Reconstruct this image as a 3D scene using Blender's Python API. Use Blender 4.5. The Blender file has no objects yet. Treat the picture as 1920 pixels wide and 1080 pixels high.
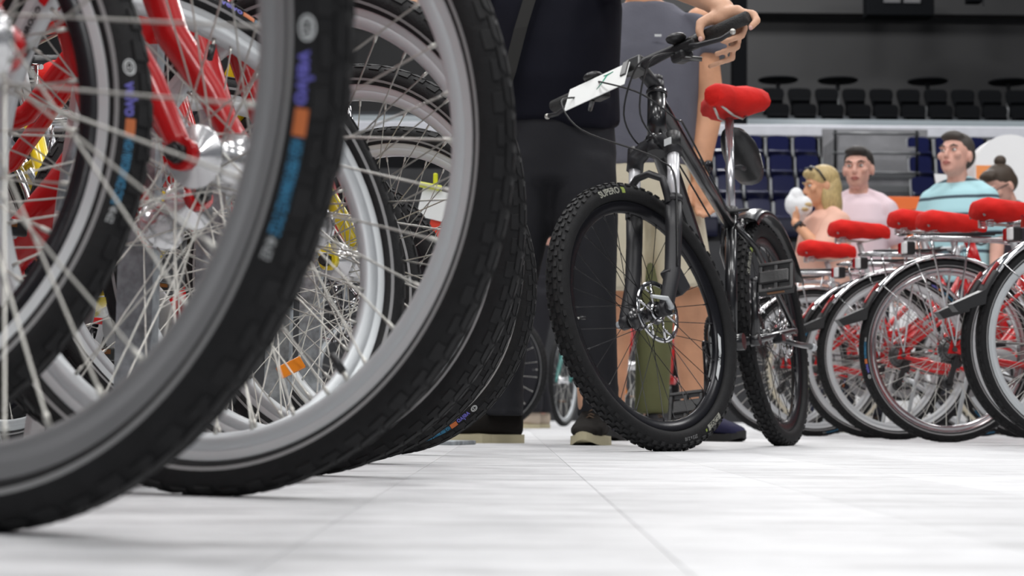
import bpy, bmesh, math, random
from mathutils import Vector, Matrix, Euler, Quaternion
random.seed(7)
PI = math.pi
R_ = math.radians
scene = bpy.context.scene
C = scene.collection

# ------------------------------------------------------------------ camera
FPX = 3600.0                      # focal length in pixels of the 1920 px frame
CAMZ = 0.087
PITCH = math.atan((777.0 - 540.0) / FPX)
cam = bpy.data.cameras.new('camera')
cam.sensor_width = 36.0
cam.lens = FPX / 1920.0 * 36.0
cam.clip_start = 0.02
cam.clip_end = 300
cam.dof.use_dof = True
cam.dof.focus_distance = 3.7
cam.dof.aperture_fstop = cam.lens / 1000.0 / 0.0075
camo = bpy.data.objects.new('camera', cam)
C.objects.link(camo)
camo.matrix_world = Matrix.Translation((0, 0, CAMZ)) @ Matrix.Rotation(PI / 2 + PITCH, 4, 'X') @ Matrix.Rotation(0.009, 4, 'Z')
scene.camera = camo

# ------------------------------------------------------------------ world, lamps, exposure
world = bpy.data.worlds.new('hall_air')
scene.world = world
world.use_nodes = True
bgn = world.node_tree.nodes['Background']
bgn.inputs[0].default_value = (0.80, 0.87, 1.0, 1)
bgn.inputs[1].default_value = 0.13
scene.view_settings.view_transform = 'Standard'
scene.view_settings.look = 'None'
scene.view_settings.gamma = 1.0
scene.view_settings.use_curve_mapping = False
scene.view_settings.exposure = 0.0

def area_lamp(name, loc, sx, sy, power, col=(1, .99, .98)):
    l = bpy.data.lights.new(name, 'AREA')
    l.shape = 'RECTANGLE'; l.size = sx; l.size_y = sy; l.energy = power; l.color = col
    o = bpy.data.objects.new(name, l); C.objects.link(o); o.location = loc
    return o
# rows of ceiling floodlights above the arena floor; fill lamps added behind the camera
for i, (x, y, p) in enumerate([(-5.5, 2.0, 620), (-1.0, 2.0, 620), (3.5, 2.0, 620), (-5.5, 8.5, 620), (-1.0, 8.5, 620), (3.5, 8.5, 620),
                               (-3.0, 16.0, 560), (3.5, 16.0, 560), (9.0, 10.0, 520), (1.0, -5.0, 620), (-5.0, -6.0, 480), (6.0, -6.0, 480), (1.0, -11.0, 640), (9.0, 2.0, 520)]):
    area_lamp('ceiling_and_fill_lamp', (x, y, 8.5), 1.6, 2.2, p * .36)

for x, y in ((-6, 27), (4, 27), (12, 27), (4, 35)):  # unseen lamps added over the stands to brighten the dark background
    area_lamp('ceiling_and_fill_lamp', (x, y, 12.5), 2.0, 2.0, 780)

# ------------------------------------------------------------------ materials
MATS = {}
def mat(name, col, rough=.5, metal=0., bump=0., bscale=40., var=0., vscale=8., spec=.5, coat=0., stretch=None, sheen=0., trans=0., emit=None):
    if name in MATS: return MATS[name]
    m = bpy.data.materials.new(name); m.use_nodes = True
    nt = m.node_tree; b = nt.nodes['Principled BSDF']
    b.inputs['Base Color'].default_value = (*col, 1)
    b.inputs['Roughness'].default_value = rough
    b.inputs['Metallic'].default_value = metal
    b.inputs['Specular IOR Level'].default_value = spec
    b.inputs['Coat Weight'].default_value = coat
    b.inputs['Sheen Weight'].default_value = sheen
    b.inputs['Transmission Weight'].default_value = trans
    if emit:
        b.inputs['Emission Color'].default_value = (*emit[0], 1); b.inputs['Emission Strength'].default_value = emit[1]
    if bump or var:
        tc = nt.nodes.new('ShaderNodeTexCoord'); mp = nt.nodes.new('ShaderNodeMapping')
        nt.links.new(tc.outputs['Object'], mp.inputs['Vector'])
        if stretch: mp.inputs['Scale'].default_value = stretch
    if var:
        n = nt.nodes.new('ShaderNodeTexNoise'); n.inputs['Scale'].default_value = vscale; n.inputs['Detail'].default_value = 5
        nt.links.new(mp.outputs[0], n.inputs['Vector'])
        r = nt.nodes.new('ShaderNodeValToRGB'); r.color_ramp.elements[0].position = .3; r.color_ramp.elements[1].position = .7
        r.color_ramp.elements[0].color = tuple(max(0, c * (1 - var)) for c in col) + (1,)
        r.color_ramp.elements[1].color = tuple(min(1, c * (1 + var)) for c in col) + (1,)
        nt.links.new(n.outputs['Fac'], r.inputs[0]); nt.links.new(r.outputs[0], b.inputs['Base Color'])
    if bump:
        n2 = nt.nodes.new('ShaderNodeTexNoise'); n2.inputs['Scale'].default_value = bscale; n2.inputs['Detail'].default_value = 4
        nt.links.new(mp.outputs[0], n2.inputs['Vector'])
        bp = nt.nodes.new('ShaderNodeBump'); bp.inputs['Strength'].default_value = bump; bp.inputs['Distance'].default_value = .01
        nt.links.new(n2.outputs['Fac'], bp.inputs['Height']); nt.links.new(bp.outputs[0], b.inputs['Normal'])
    MATS[name] = m
    return m

M_RUB = mat('tyre_rubber', (.008, .008, .0088), .68, spec=.28, bump=.15, bscale=300, var=.25, vscale=60)
M_TREAD = mat('tread_rubber', (.009, .009, .0098), .62, spec=.3, var=.3, vscale=90)
M_STRIPE = mat('reflective_stripe', (.26, .26, .26), .45)
M_CREAM = mat('cream_rubber', (.55, .50, .38), .6, var=.1)
M_ALU = mat('brushed_aluminium', (.56, .585, .60), .46, .35, bump=.05, bscale=200, stretch=(1, 8, 1))
M_RIMBLK = mat('black_anodised', (.012, .012, .015), .25, .3)
M_TRACK = mat('machined_track', (.62, .65, .66), .40, .35)
M_GREYRIM = mat('grey_rim', (.26, .26, .265), .45, .4)
M_CHROME = mat('chrome', (.62, .62, .63), .12, 1.)
M_STEEL = mat('spoke_steel', (.55, .54, .50), .34, .6)
M_BSPOKE = mat('black_spoke', (.02, .02, .022), .35, .4)
M_STANCH = mat('fork_chrome', (.92, .92, .95), .25, .35)
M_DARKST = mat('dark_steel', (.13, .13, .13), .35, .9)
M_RED = mat('red_paint', (.50, .008, .010), .25, coat=.3, var=.06, vscale=3)
M_YEL = mat('yellow_paint', (.80, .62, .02), .25, coat=.5)
M_TEAL = mat('teal_paint', (.02, .20, .18), .3, coat=.4)
M_BLK = mat('black_paint', (.012, .012, .014), .28, coat=.5)
M_MATBLK = mat('matt_black', (.018, .018, .021), .45)
M_PLAS = mat('black_plastic', (.015, .015, .016), .4, bump=.1, bscale=200)
M_GRIP = mat('grip_rubber', (.022, .022, .022), .7, bump=.4, bscale=250)
M_REDCLOTH = mat('red_cover_fabric', (.62, .016, .012), .8, bump=.5, bscale=25, var=.15, vscale=10, spec=.2)
M_LENS = mat('red_lens', (.35, .008, .01), .1, coat=.8)
M_CLEAR = mat('clear_lens', (.80, .80, .80), .08, spec=.8)
M_ORANGE = mat('orange_reflector', (.85, .25, .01), .2, coat=.5)
M_WHITE = mat('white_card', (.90, .92, .90), .5)
M_GREENINK = mat('green_ink', (.02, .35, .22), .6)
M_LETW = mat('white_lettering', (.62, .64, .64), .6)
M_LETV = mat('violet_lettering', (.13, .12, .48), .6)
M_LETO = mat('orange_lettering', (.50, .13, .03), .6)
M_LETB = mat('blue_lettering', (.03, .20, .36), .6)
M_LETD = mat('worn_lettering', (.30, .30, .25), .6)
M_LETK = mat('black_lettering', (.01, .01, .012), .6)
M_LETG = mat('green_lettering', (.25, .32, .06), .6)
M_GALV = mat('galvanised_steel', (.33, .36, .38), .5, .35, var=.5, vscale=38, bump=.1, bscale=60)

# ------------------------------------------------------------------ mesh helpers
class MB:
    def __init__(s): s.v = []; s.f = []; s.m = []; s.sm = []
    def add(s, vs, fs, mi=0, smooth=True):
        o = len(s.v); s.v += [tuple(v) for v in vs]
        for f in fs: s.f.append(tuple(i + o for i in f)); s.m.append(mi); s.sm.append(smooth)
        return s
    def tube(s, pts, r, seg=8, mi=0, cap=True, closed=False):
        P = [Vector(p) for p in pts]; n = len(P)
        rs = r if isinstance(r, (list, tuple)) else [r] * n
        T = []
        for i in range(n):
            a = P[(i - 1) % n] if (closed or i > 0) else P[i]
            b = P[(i + 1) % n] if (closed or i < n - 1) else P[i]
            T.append((b - a).normalized())
        up = Vector((0, 0, 1)) if abs(T[0].z) < .9 else Vector((0, 1, 0))
        N = (up - T[0] * up.dot(T[0])).normalized()
        vs = []
        for i in range(n):
            N = (N - T[i] * N.dot(T[i]));
            N = N.normalized() if N.length > 1e-6 else T[i].orthogonal().normalized()
            B = T[i].cross(N)
            for k in range(seg):
                a = 2 * PI * k / seg
                vs.append(P[i] + (N * math.cos(a) + B * math.sin(a)) * rs[i])
        fs = []
        for i in range(n if closed else n - 1):
            j = (i + 1) % n
            for k in range(seg):
                l = (k + 1) % seg
                fs.append((i * seg + k, i * seg + l, j * seg + l, j * seg + k))
        s.add(vs, fs, mi)
        if cap and not closed:
            s.add([], [], mi); o = len(s.v) - len(vs)
            s.f.append(tuple(o + k for k in reversed(range(seg)))); s.m.append(mi); s.sm.append(False)
            s.f.append(tuple(o + (n - 1) * seg + k for k in range(seg))); s.m.append(mi); s.sm.append(False)
        return s
    def box(s, c, size, M=None, mi=0, bev=0.):
        sx, sy, sz = [a / 2 for a in size]
        if bev:
            bm = bmesh.new(); bmesh.ops.create_cube(bm, size=1.)
            bmesh.ops.scale(bm, vec=size, verts=bm.verts)
            bmesh.ops.bevel(bm, geom=bm.edges[:], offset=bev, segments=2, affect='EDGES', profile=.5)
            bm.verts.index_update()
            vs = [v.co.copy() for v in bm.verts]; fs = [[v.index for v in f.verts] for f in bm.faces]; bm.free()
        else:
            vs = [Vector((x, y, z)) for x in (-sx, sx) for y in (-sy, sy) for z in (-sz, sz)]
            fs = [(0, 1, 3, 2), (4, 6, 7, 5), (0, 4, 5, 1), (2, 3, 7, 6), (0, 2, 6, 4), (1, 5, 7, 3)]
        if M is not None: vs = [M @ v for v in vs]
        c = Vector(c)
        return s.add([v + c for v in vs], fs, mi, False)
    def lathe(s, prof, seg=48, mi=0, closed=True, axis='Y', mis=None, M=None, arc=None):
        n = len(prof); vs = []
        full = arc is None
        a0, a1 = (0, 2 * PI) if full else arc
        cnt = seg if full else seg + 1
        for i in range(cnt):
            a = a0 + (a1 - a0) * i / seg
            for r, y in prof:
                p = (r * math.cos(a), y, r * math.sin(a)) if axis == 'Y' else (r * math.cos(a), r * math.sin(a), y)
                vs.append(M @ Vector(p) if M is not None else p)
        o = len(s.v); s.v += [tuple(v) for v in vs]
        for i in range(seg):
            j = (i + 1) % seg if full else i + 1
            for k in range(n if closed else n - 1):
                l = (k + 1) % n
                s.f.append((o + i * n + k, o + i * n + l, o + j * n + l, o + j * n + k)); s.m.append(mis[k] if mis else mi); s.sm.append(True)
        return s
    def ell(s, c, r, M=None, su=16, sv=10, mi=0):
        vs = []; c = Vector(c)
        r = r if hasattr(r, '__len__') else (r, r, r)
        for i in range(sv + 1):
            t = PI * i / sv
            for k in range(su):
                a = 2 * PI * k / su
                p = Vector((r[0] * math.sin(t) * math.cos(a), r[1] * math.sin(t) * math.sin(a), r[2] * math.cos(t)))
                vs.append((M @ p if M is not None else p) + c)
        fs = []
        for i in range(sv):
            for k in range(su):
                l = (k + 1) % su
                if i == 0: fs.append((k, su + k, su + l))
                elif i == sv - 1: fs.append((i * su + k, (i + 1) * su + k, i * su + l))
                else: fs.append((i * su + k, (i + 1) * su + k, (i + 1) * su + l, i * su + l))
        return s.add(vs, fs, mi)
    def loft(s, rings, seg=20, mi=0, cap=True, power=2.):
        """rings: (centre, rx, ry[, rotation about z[, tilt matrix]]) superellipse sections"""
        vs = []
        for q in rings:
            c, rx, ry = Vector(q[0]), q[1], q[2]
            rz = q[3] if len(q) > 3 else 0
            M = q[4] if len(q) > 4 else Matrix.Identity(3)
            for k in range(seg):
                a = 2 * PI * k / seg; ca, sa = math.cos(a), math.sin(a)
                e = 2 / power
                x = rx * math.copysign(abs(ca) ** e, ca); y = ry * math.copysign(abs(sa) ** e, sa)
                p = Vector((x * math.cos(rz) - y * math.sin(rz), x * math.sin(rz) + y * math.cos(rz), 0))
                vs.append(M @ p + c)
        fs = []; n = len(rings)
        for i in range(n - 1):
            for k in range(seg):
                l = (k + 1) % seg
                fs.append((i * seg + k, i * seg + l, (i + 1) * seg + l, (i + 1) * seg + k))
        if cap:
            fs.append(tuple(reversed(range(seg)))); fs.append(tuple((n - 1) * seg + k for k in range(seg)))
        return s.add(vs, fs, mi)
    def chain(s, pr, su=14, mi=0):
        """union of spheres joined by cones: (point, radius) list"""
        for i, (p, r) in enumerate(pr):
            s.ell(p, r, su=su, sv=8, mi=mi)
            if i: s.tube([pr[i - 1][0], p], [pr[i - 1][1], r], su, mi)
        return s
    def prism(s, outline, y0, y1, mi=0, plane='XZ', M=None):
        def P(a, b, c):
            v = Vector({'XZ': (a, c, b), 'XY': (a, b, c), 'YZ': (c, a, b)}[plane])
            return M @ v if M is not None else v
        n = len(outline)
        vs = [P(a, b, y0) for a, b in outline] + [P(a, b, y1) for a, b in outline]
        fs = [tuple(range(n)), tuple(reversed(range(n, 2 * n)))] + [(i, i + n, (i + 1) % n + n, (i + 1) % n) for i in range(n)]
        return s.add(vs, fs, mi, False)
    def mesh(s, name, mats, recalc=True):
        me = bpy.data.meshes.new(name)
        me.from_pydata(s.v, [], s.f)
        for m in (mats if isinstance(mats, (list, tuple)) else [mats]): me.materials.append(m)
        me.polygons.foreach_set('material_index', s.m); me.polygons.foreach_set('use_smooth', s.sm)
        if recalc:
            bm = bmesh.new(); bm.from_mesh(me); bmesh.ops.recalc_face_normals(bm, faces=bm.faces); bm.to_mesh(me); bm.free()
        me.update()
        return me

def link(name, me, parent=None, M=None):
    o = bpy.data.objects.new(name, me); C.objects.link(o)
    if parent is not None: o.parent = parent
    if M is not None: o.matrix_local = M
    return o
def empty(name, M=None):
    o = bpy.data.objects.new(name, None); C.objects.link(o); o.empty_display_size = .1
    if M is not None: o.matrix_world = M
    return o
def tag(o, label=None, cat=None, group=None, kind=None):
    if label: o['label'] = label
    if cat: o['category'] = cat
    if group: o['group'] = group
    if kind: o['kind'] = kind
    return o
CACHE = {}
def cached(key, fn):
    if key not in CACHE: CACHE[key] = fn()
    return CACHE[key]
T = Matrix.Translation
def text_flat(body, size=1.0, bold=0.0):
    """flat text as (verts, faces), centred on x, baseline-centred on y"""
    def make():
        cu = bpy.data.curves.new('txt', 'FONT'); cu.body = body; cu.size = size; cu.align_x = 'LEFT'; cu.resolution_u = 3; cu.offset = bold
        ob = bpy.data.objects.new('txt', cu); C.objects.link(ob)
        bpy.context.view_layer.update()
        dg = bpy.context.evaluated_depsgraph_get()
        me = bpy.data.meshes.new_from_object(ob.evaluated_get(dg))
        vs = [v.co.copy() for v in me.vertices]; fs = [tuple(p.vertices) for p in me.polygons]
        bpy.data.meshes.remove(me); bpy.data.objects.remove(ob); bpy.data.curves.remove(cu)
        x0 = min(v.x for v in vs); x1 = max(v.x for v in vs); y0 = min(v.y for v in vs); y1 = max(v.y for v in vs)
        return [(v.x - x0, v.y - (y0 + y1) / 2) for v in vs], fs, x1 - x0, y1 - y0
    return cached(('txt', body, size, bold), make)

# ------------------------------------------------------------------ floor
def floor_mat():
    m = bpy.data.materials.new('grey_washed_plank'); m.use_nodes = True; nt = m.node_tree; b = nt.nodes['Principled BSDF']
    N = nt.nodes.new; L = nt.links.new
    geo = N('ShaderNodeNewGeometry'); oi = N('ShaderNodeObjectInfo')
    mp = N('ShaderNodeMapping'); mp.inputs['Scale'].default_value = (1.6, 7.0, 1); L(geo.outputs['Position'], mp.inputs['Vector'])
    n1 = N('ShaderNodeTexNoise'); n1.inputs['Scale'].default_value = 2.2; n1.inputs['Detail'].default_value = 6; n1.inputs['Roughness'].default_value = .65; L(mp.outputs[0], n1.inputs['Vector'])
    r1 = N('ShaderNodeValToRGB'); e = r1.color_ramp.elements
    e[0].position = .28; e[0].color = (.40, .40, .41, 1); e[1].position = .52; e[1].color = (.70, .705, .72, 1)
    L(n1.outputs['Fac'], r1.inputs[0])
    mp2 = N('ShaderNodeMapping'); mp2.inputs['Scale'].default_value = (9, 60, 1); L(geo.outputs['Position'], mp2.inputs['Vector'])
    n2 = N('ShaderNodeTexNoise'); n2.inputs['Scale'].default_value = 3; n2.inputs['Detail'].default_value = 4; L(mp2.outputs[0], n2.inputs['Vector'])
    r2 = N('ShaderNodeValToRGB'); r2.color_ramp.elements[0].position = .35; r2.color_ramp.elements[0].color = (.80, .80, .80, 1); r2.color_ramp.elements[1].position = .6; r2.color_ramp.elements[1].color = (1, 1, 1, 1)
    L(n2.outputs['Fac'], r2.inputs[0])
    mx = N('ShaderNodeMixRGB'); mx.blend_type = 'MULTIPLY'; mx.inputs[0].default_value = 1; L(r1.outputs[0], mx.inputs[1]); L(r2.outputs[0], mx.inputs[2])
    mr = N('ShaderNodeMapRange'); mr.inputs['To Min'].default_value = .86; mr.inputs['To Max'].default_value = 1.0; L(oi.outputs['Random'], mr.inputs['Value'])
    mx2 = N('ShaderNodeMixRGB'); mx2.blend_type = 'MULTIPLY'; mx2.inputs[0].default_value = 1; L(mx.outputs[0], mx2.inputs[1]); L(mr.outputs[0], mx2.inputs[2])
    L(mx2.outputs[0], b.inputs['Base Color']); b.inputs['Roughness'].default_value = .55
    bp = N('ShaderNodeBump'); bp.inputs['Strength'].default_value = .08; bp.inputs['Distance'].default_value = .003; L(n2.outputs['Fac'], bp.inputs['Height']); L(bp.outputs[0], b.inputs['Normal'])
    return m
M_FLOOR = floor_mat()
PX0, PX1, PY0, PY1 = -2.06, 3.22, -.6, 12.6
b = MB()
b.box(((PX0 + PX1) / 2, (PY0 + PY1) / 2, -.028), (PX1 - PX0, PY1 - PY0, .05))
b.box((0, 29.3, -.025), (70, 33.4, .05)); b.box((0, -10.3, -.025), (70, 19.4, .05))
b.box((PX0 - 16, (PY0 + PY1) / 2, -.025), (32, PY1 - PY0, .05)); b.box((PX1 + 16, (PY0 + PY1) / 2, -.025), (32, PY1 - PY0, .05))
floor = tag(link('floor', b.mesh('floor', M_FLOOR)), 'pale grey wood-look plank floor of the arena', 'floor', kind='structure')
PW, PL = .24, 1.2
plank_me = MB().box((0, 0, -.0015), (PW - .0007, PL - .0007, .003), bev=.0003).mesh('floor_plank', M_FLOOR)
for i in range(22):
    off = ((i * 5) % 7) / 7 * PL + .18
    y = PY0 + (off if i % 1 == 0 else 0) - PL
    while y < PY1:
        y0, y1 = max(y, PY0), min(y + PL, PY1)
        if y1 - y0 > .05:
            o = link('floor_plank', plank_me, floor, T((-.14 + (i - 8) * PW + PW / 2, (y0 + y1) / 2, 0)))
            o.scale = (1, (y1 - y0) / PL, 1)
        y += PL
M_HUB = mat('polished_hub', (.72, .72, .73), .22, .8)
M_POST = mat('satin_post', (.55, .55, .57), .22, .75)
# ------------------------------------------------------------------ wheels
def tyre_profile(R, t, ro, wy, stripe=True):
    rc = R - t / 2; h = t / 2; pts = []; mats = []
    angs = [-150, -132, -116, -104, -88, -70, -52, -35, -18, 0, 18, 35, 52, 70, 88, 104, 116, 132, 150]
    for a in angs:
        b_ = R_(a); r = rc + h * math.cos(b_) * (1.0 if abs(a) < 90 else 1.0); y = h * math.sin(b_)
        pts.append((max(r, ro - .001), y))
    for i in range(len(angs)):
        a = (angs[i] + angs[(i + 1) % len(angs)]) / 2
        mats.append(1 if (stripe and 104 < abs(a) < 116) else 0)
    return pts, mats
def make_tyre(R, t, ro, wy, seg, stripe=True, cream=False):
    p, ms = tyre_profile(R, t, ro, wy, stripe)
    return MB().lathe(p, seg, mis=ms).mesh('tyre', [M_CREAM if cream else M_RUB, M_STRIPE])
def tpt(R, t, a, b_, h):
    r = (R - t / 2) + (t / 2 + h) * math.cos(b_)
    return (r * math.cos(a), (t / 2 + h) * math.sin(b_), r * math.sin(a))
def block(mb, R, t, a0, a1, b0, b1, h, taper=.15, skew=0):
    vs = []
    for hh, k in ((-.001, 0), (h, taper)):
        da, db = (a1 - a0) * k / 2, (b1 - b0) * k / 2
        for (aa, bb) in ((a0 + da, b0 + db), (a1 - da, b0 + db), (a1 - da, b1 - db), (a0 + da, b1 - db)):
            vs.append(tpt(R, t, aa + skew * bb, bb, hh))
    mb.add(vs, [(4, 5, 6, 7), (0, 1, 5, 4), (1, 2, 6, 5), (2, 3, 7, 6), (3, 0, 4, 7)], 0, False)
def make_tread(R, t, kind):
    mb = MB(); n = 68 if kind == 'city' else 74
    st = 2 * PI / n
    for i in range(n):
        a = i * st
        for s in (-1, 1):
            if kind == 'city':
                b0, b1 = (R_(30), R_(60)) if i % 2 else (R_(33), R_(52))
                if s < 0: b0, b1 = -b1, -b0
                block(mb, R, t, a, a + st * .72, b0, b1, .0022)
                b0, b1 = (R_(4), R_(27)) if s > 0 else (R_(-27), R_(-4))
                block(mb, R, t, a + st * .1, a + st * .88, b0, b1, .0016, skew=.06 * s)
            else:
                b0, b1 = (R_(40), R_(56)) if i % 2 else (R_(45), R_(62))
                if s < 0: b0, b1 = -b1, -b0
                block(mb, R, t, a, a + st * .55, b0, b1, .0042)
                b0, b1 = (R_(18), R_(34)) if s > 0 else (R_(-34), R_(-18))
                block(mb, R, t, a + st * .35, a + st * .9, b0, b1, .004)
        if kind != 'city': block(mb, R, t, a, a + st * .5, R_(-11), R_(11), .004)
    return mb.mesh('tread', M_TREAD, recalc=False)
def make_rim(ro, depth, wy, seg, style):
    ri = ro - depth
    if style == 'deep':
        prof = [(ro, wy), (ro - .004, wy + .0006), (ro - .012, wy - .001), (ri + .002, wy * .55), (ri, wy * .3), (ri, -wy * .3), (ri + .002, -wy * .55), (ro - .012, -wy + .001), (ro - .004, -wy - .0006), (ro, -wy), (ro - .008, -wy * .7), (ro - .008, wy * .7)]
        ms = [1, 1, 0, 0, 0, 0, 0, 1, 1, 1, 0, 1]
    else:
        prof = [(ro, wy), (ro - .0015, wy + .0008), (ro - .003, wy), (ro - .0105, wy - .0002), (ro - .0115, wy - .0012), (ro - .0125, wy - .0003), (ri + .005, wy - .002), (ri, wy * .55), (ri, -wy * .55), (ri + .005, -wy + .002),
                (ro - .0125, -wy + .0003), (ro - .0115, -wy + .0012), (ro - .0105, -wy + .0002), (ro - .003, -wy), (ro - .0015, -wy - .0008), (ro, -wy), (ro - .008, -wy * .8), (ro - .008, wy * .8)]
        ms = [1, 1, 1, 0, 0, 0, 0, 0, 0, 0, 0, 0, 1, 1, 1, 0, 0, 0]
    base = {'alu': (M_ALU, M_TRACK), 'blacktrack': (M_RIMBLK, M_TRACK), 'grey': (M_GREYRIM, M_GREYRIM), 'deep': (M_RIMBLK, M_RIMBLK), 'chrome': (M_CHROME, M_CHROME)}[style]
    return MB().lathe(prof, seg, mis=ms).mesh('rim', list(base))
def make_spoke(ri, rf, yf, side, dirn, rad, m):
    off = R_(52) * dirn
    p0 = Vector((rf * math.cos(off), side * yf, rf * math.sin(off))); p1 = Vector((ri + .001, side * .0025, 0))
    d = (p1 - p0).normalized()
    mb = MB().tube([p0 - d * .002, p1 - d * .012, p1 - d * .0118, p1], [rad, rad, rad * 1.9, rad * 2.1], 6)
    return mb.mesh('spoke', m)
def make_hub(w, rf, yf, rb, m, axle=.065):
    prof = [(.005, -axle), (.005, -w), (.011, -w), (.011, -yf - .004), (rf + .004, -yf - .0035), (rf + .005, -yf), (rf + .002, -yf + .003), (rb, -yf + .008), (rb, yf - .008), (rf + .002, yf - .003), (rf + .005, yf), (rf + .004, yf + .0035), (.011, yf + .004), (.011, w), (.005, w), (.005, axle)]
    mb = MB().lathe(prof, 24, closed=False)
    for s in (-1, 1): mb.tube([(0, s * (axle - .012), 0), (0, s * axle, 0)], .0095, 6, 1)
    return mb.mesh('hub', [m, M_DARKST])
def sidewall_text(mb, body, R, t, a_start, size, side, mi, bcen=R_(74), bold=0., gap=0.0, flip=False):
    """letters wrapped along the tyre sidewall; returns the end angle"""
    vs, fs, w, h = text_flat(body, size, bold)
    out = []
    for x, y in vs:
        a = a_start - x / (R - t * .38) if side < 0 else a_start - x / (R - t * .38)
        bb = bcen - y / (t / 2)
        if side < 0:
            a = a_start + x / (R - t * .38); 
        if flip: bb = bcen + y / (t / 2)
        out.append(tpt(R, t, a, side * bb, .0006))
    mb.add(out, fs, mi, False)
    return a_start + (w + gap) / (R - t * .38) * (1 if side < 0 else -1)
def side_patch(mb, R, t, a0, a1, b0, b1, side, mi, h=.0004):
    n = 8; vs = []
    for i in range(n + 1):
        a = a0 + (a1 - a0) * i / n
        for bb in (b0, (b0 + b1) / 2, b1): vs.append(tpt(R, t, a, side * bb, h))
    fs = []
    for i in range(n):
        for k in range(2): fs.append((i * 3 + k, i * 3 + k + 1, (i + 1) * 3 + k + 1, (i + 1) * 3 + k))
    mb.add(vs, fs, mi, False)
def city_lettering(R, t, side):
    mb = MB()
    if 1:
        for a in (0.0,):
            # running order seen on the photographed side: oval mark, violet name, orange block, blue line, white size mark
            sg = -1
            aa = a + .10
            def put(body, size, mi, bold=0., bc=R_(74), cx=1.):
                nonlocal aa
                vs, fs, w, h = text_flat(body, size, bold)
                out = []
                for x, y in vs:
                    out.append(tpt(R, t, aa - cx * x / (R - t * .38), side * (bc - y / (t / 2)), .0006))
                mb.add(out, fs, mi, False); aa -= (w * cx + .002) / (R - t * .38)
            # oval mark
            oc = []; oi_ = []
            for k in range(20):
                u = 2 * PI * k / 20
                oc.append(tpt(R, t, aa - .024 + .024 * math.cos(u), side * (R_(74) + .26 * math.sin(u)), .0005))
                oi_.append(tpt(R, t, aa - .024 + .020 * math.cos(u), side * (R_(74) + .20 * math.sin(u)), .0006))
            mb.add(oc + oi_, [(k, (k + 1) % 20, 20 + (k + 1) % 20, 20 + k) for k in range(20)], 0, False)
            aa -= .008; put('CST', .0085, 0, .0001, cx=.85); aa -= .014
            put('velvo', .0150, 1, .0004, cx=1.05)
            side_patch(mb, R, t, aa, aa - .052, R_(62), R_(86), side, 2); aa -= .058
            put('HIGH PERFORMANCE CYCLE', .0105, 3, .0003, cx=.46)
            put('40-622', .009, 0, cx=.6)
    return mb.mesh('tyre_lettering', [M_LETW, M_LETV, M_LETO, M_LETB], recalc=False)
def mtb_lettering(R, t, side):
    mb = MB()
    if 1:
        sg = 1 if side > 0 else -1
        def put(body, a, size, mi, bold, bc, up):
            vs, fs, w, h = text_flat(body, size, bold)
            out = []
            for x, y in vs:
                if up: out.append(tpt(R, t, a + sg * (x - w / 2) / (R - t * .4), side * (bc - y / (t / 2)), .0007))
                else: out.append(tpt(R, t, a - sg * (x - w / 2) / (R - t * .4), side * (bc + y / (t / 2)), .0009))
            mb.add(out, fs, mi, False)
        a1, a2 = R_(78), R_(243)
        put('SUPERO', a1, .024, 0, .0006, R_(80), True)
        side_patch(mb, R, t, a1 + sg * .165, a1 + sg * .205, R_(62), R_(98), side, 2)
        side_patch(mb, R, t, a2 - .105, a2 + .105, R_(64), R_(98), side, 0, .0005)
        put('EDGE', a2, .020, 1, .0005, R_(80), True)
        side_patch(mb, R, t, a2 + sg * .13, a2 + sg * .15, R_(72), R_(86), side, 2)
        put('27.5 x 2.10', a2 + sg * .36, .012, 3, .0001, R_(80), True)
    return mb.mesh('tyre_lettering', [M_LETD, M_LETK, M_LETG, M_STRIPE], recalc=False)
def rim_lettering(ro, depth, wy, body, style, side):
    mb = MB(); r0 = ro - depth * .72
    if 1:
        for a in (0,):
            vs, fs, w, h = text_flat(body, .0105, .0004)
            out = []
            for x, y in vs:
                out.append(((r0 + y) * math.cos(a + side * (x - w / 2) / r0), side * (wy + .0004), (r0 + y) * math.sin(a + side * (x - w / 2) / r0)))
            mb.add(out, fs, 0, False)
            for e in (-1, 1):
                ae = a + e * (w / 2 + .012) / r0
                vs = [((r0 + yy) * math.cos(ae + xx / r0), side * (wy + .0003), (r0 + yy) * math.sin(ae + xx / r0)) for xx, yy in (((-.008, -.006), (.008, -.006), (.008, .006), (-.008, .006)) if style != 'deep' else ((-.026, -.005), (.020, -.005), (.030, .006), (-.016, .006)))]
                mb.add(vs, [(0, 1, 2, 3)], 0 if e > 0 or style == 'deep' else 1, False)
    return mb.mesh('rim_lettering', [M_LETK if style != 'deep' else M_LETW, M_RED], recalc=False)

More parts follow.
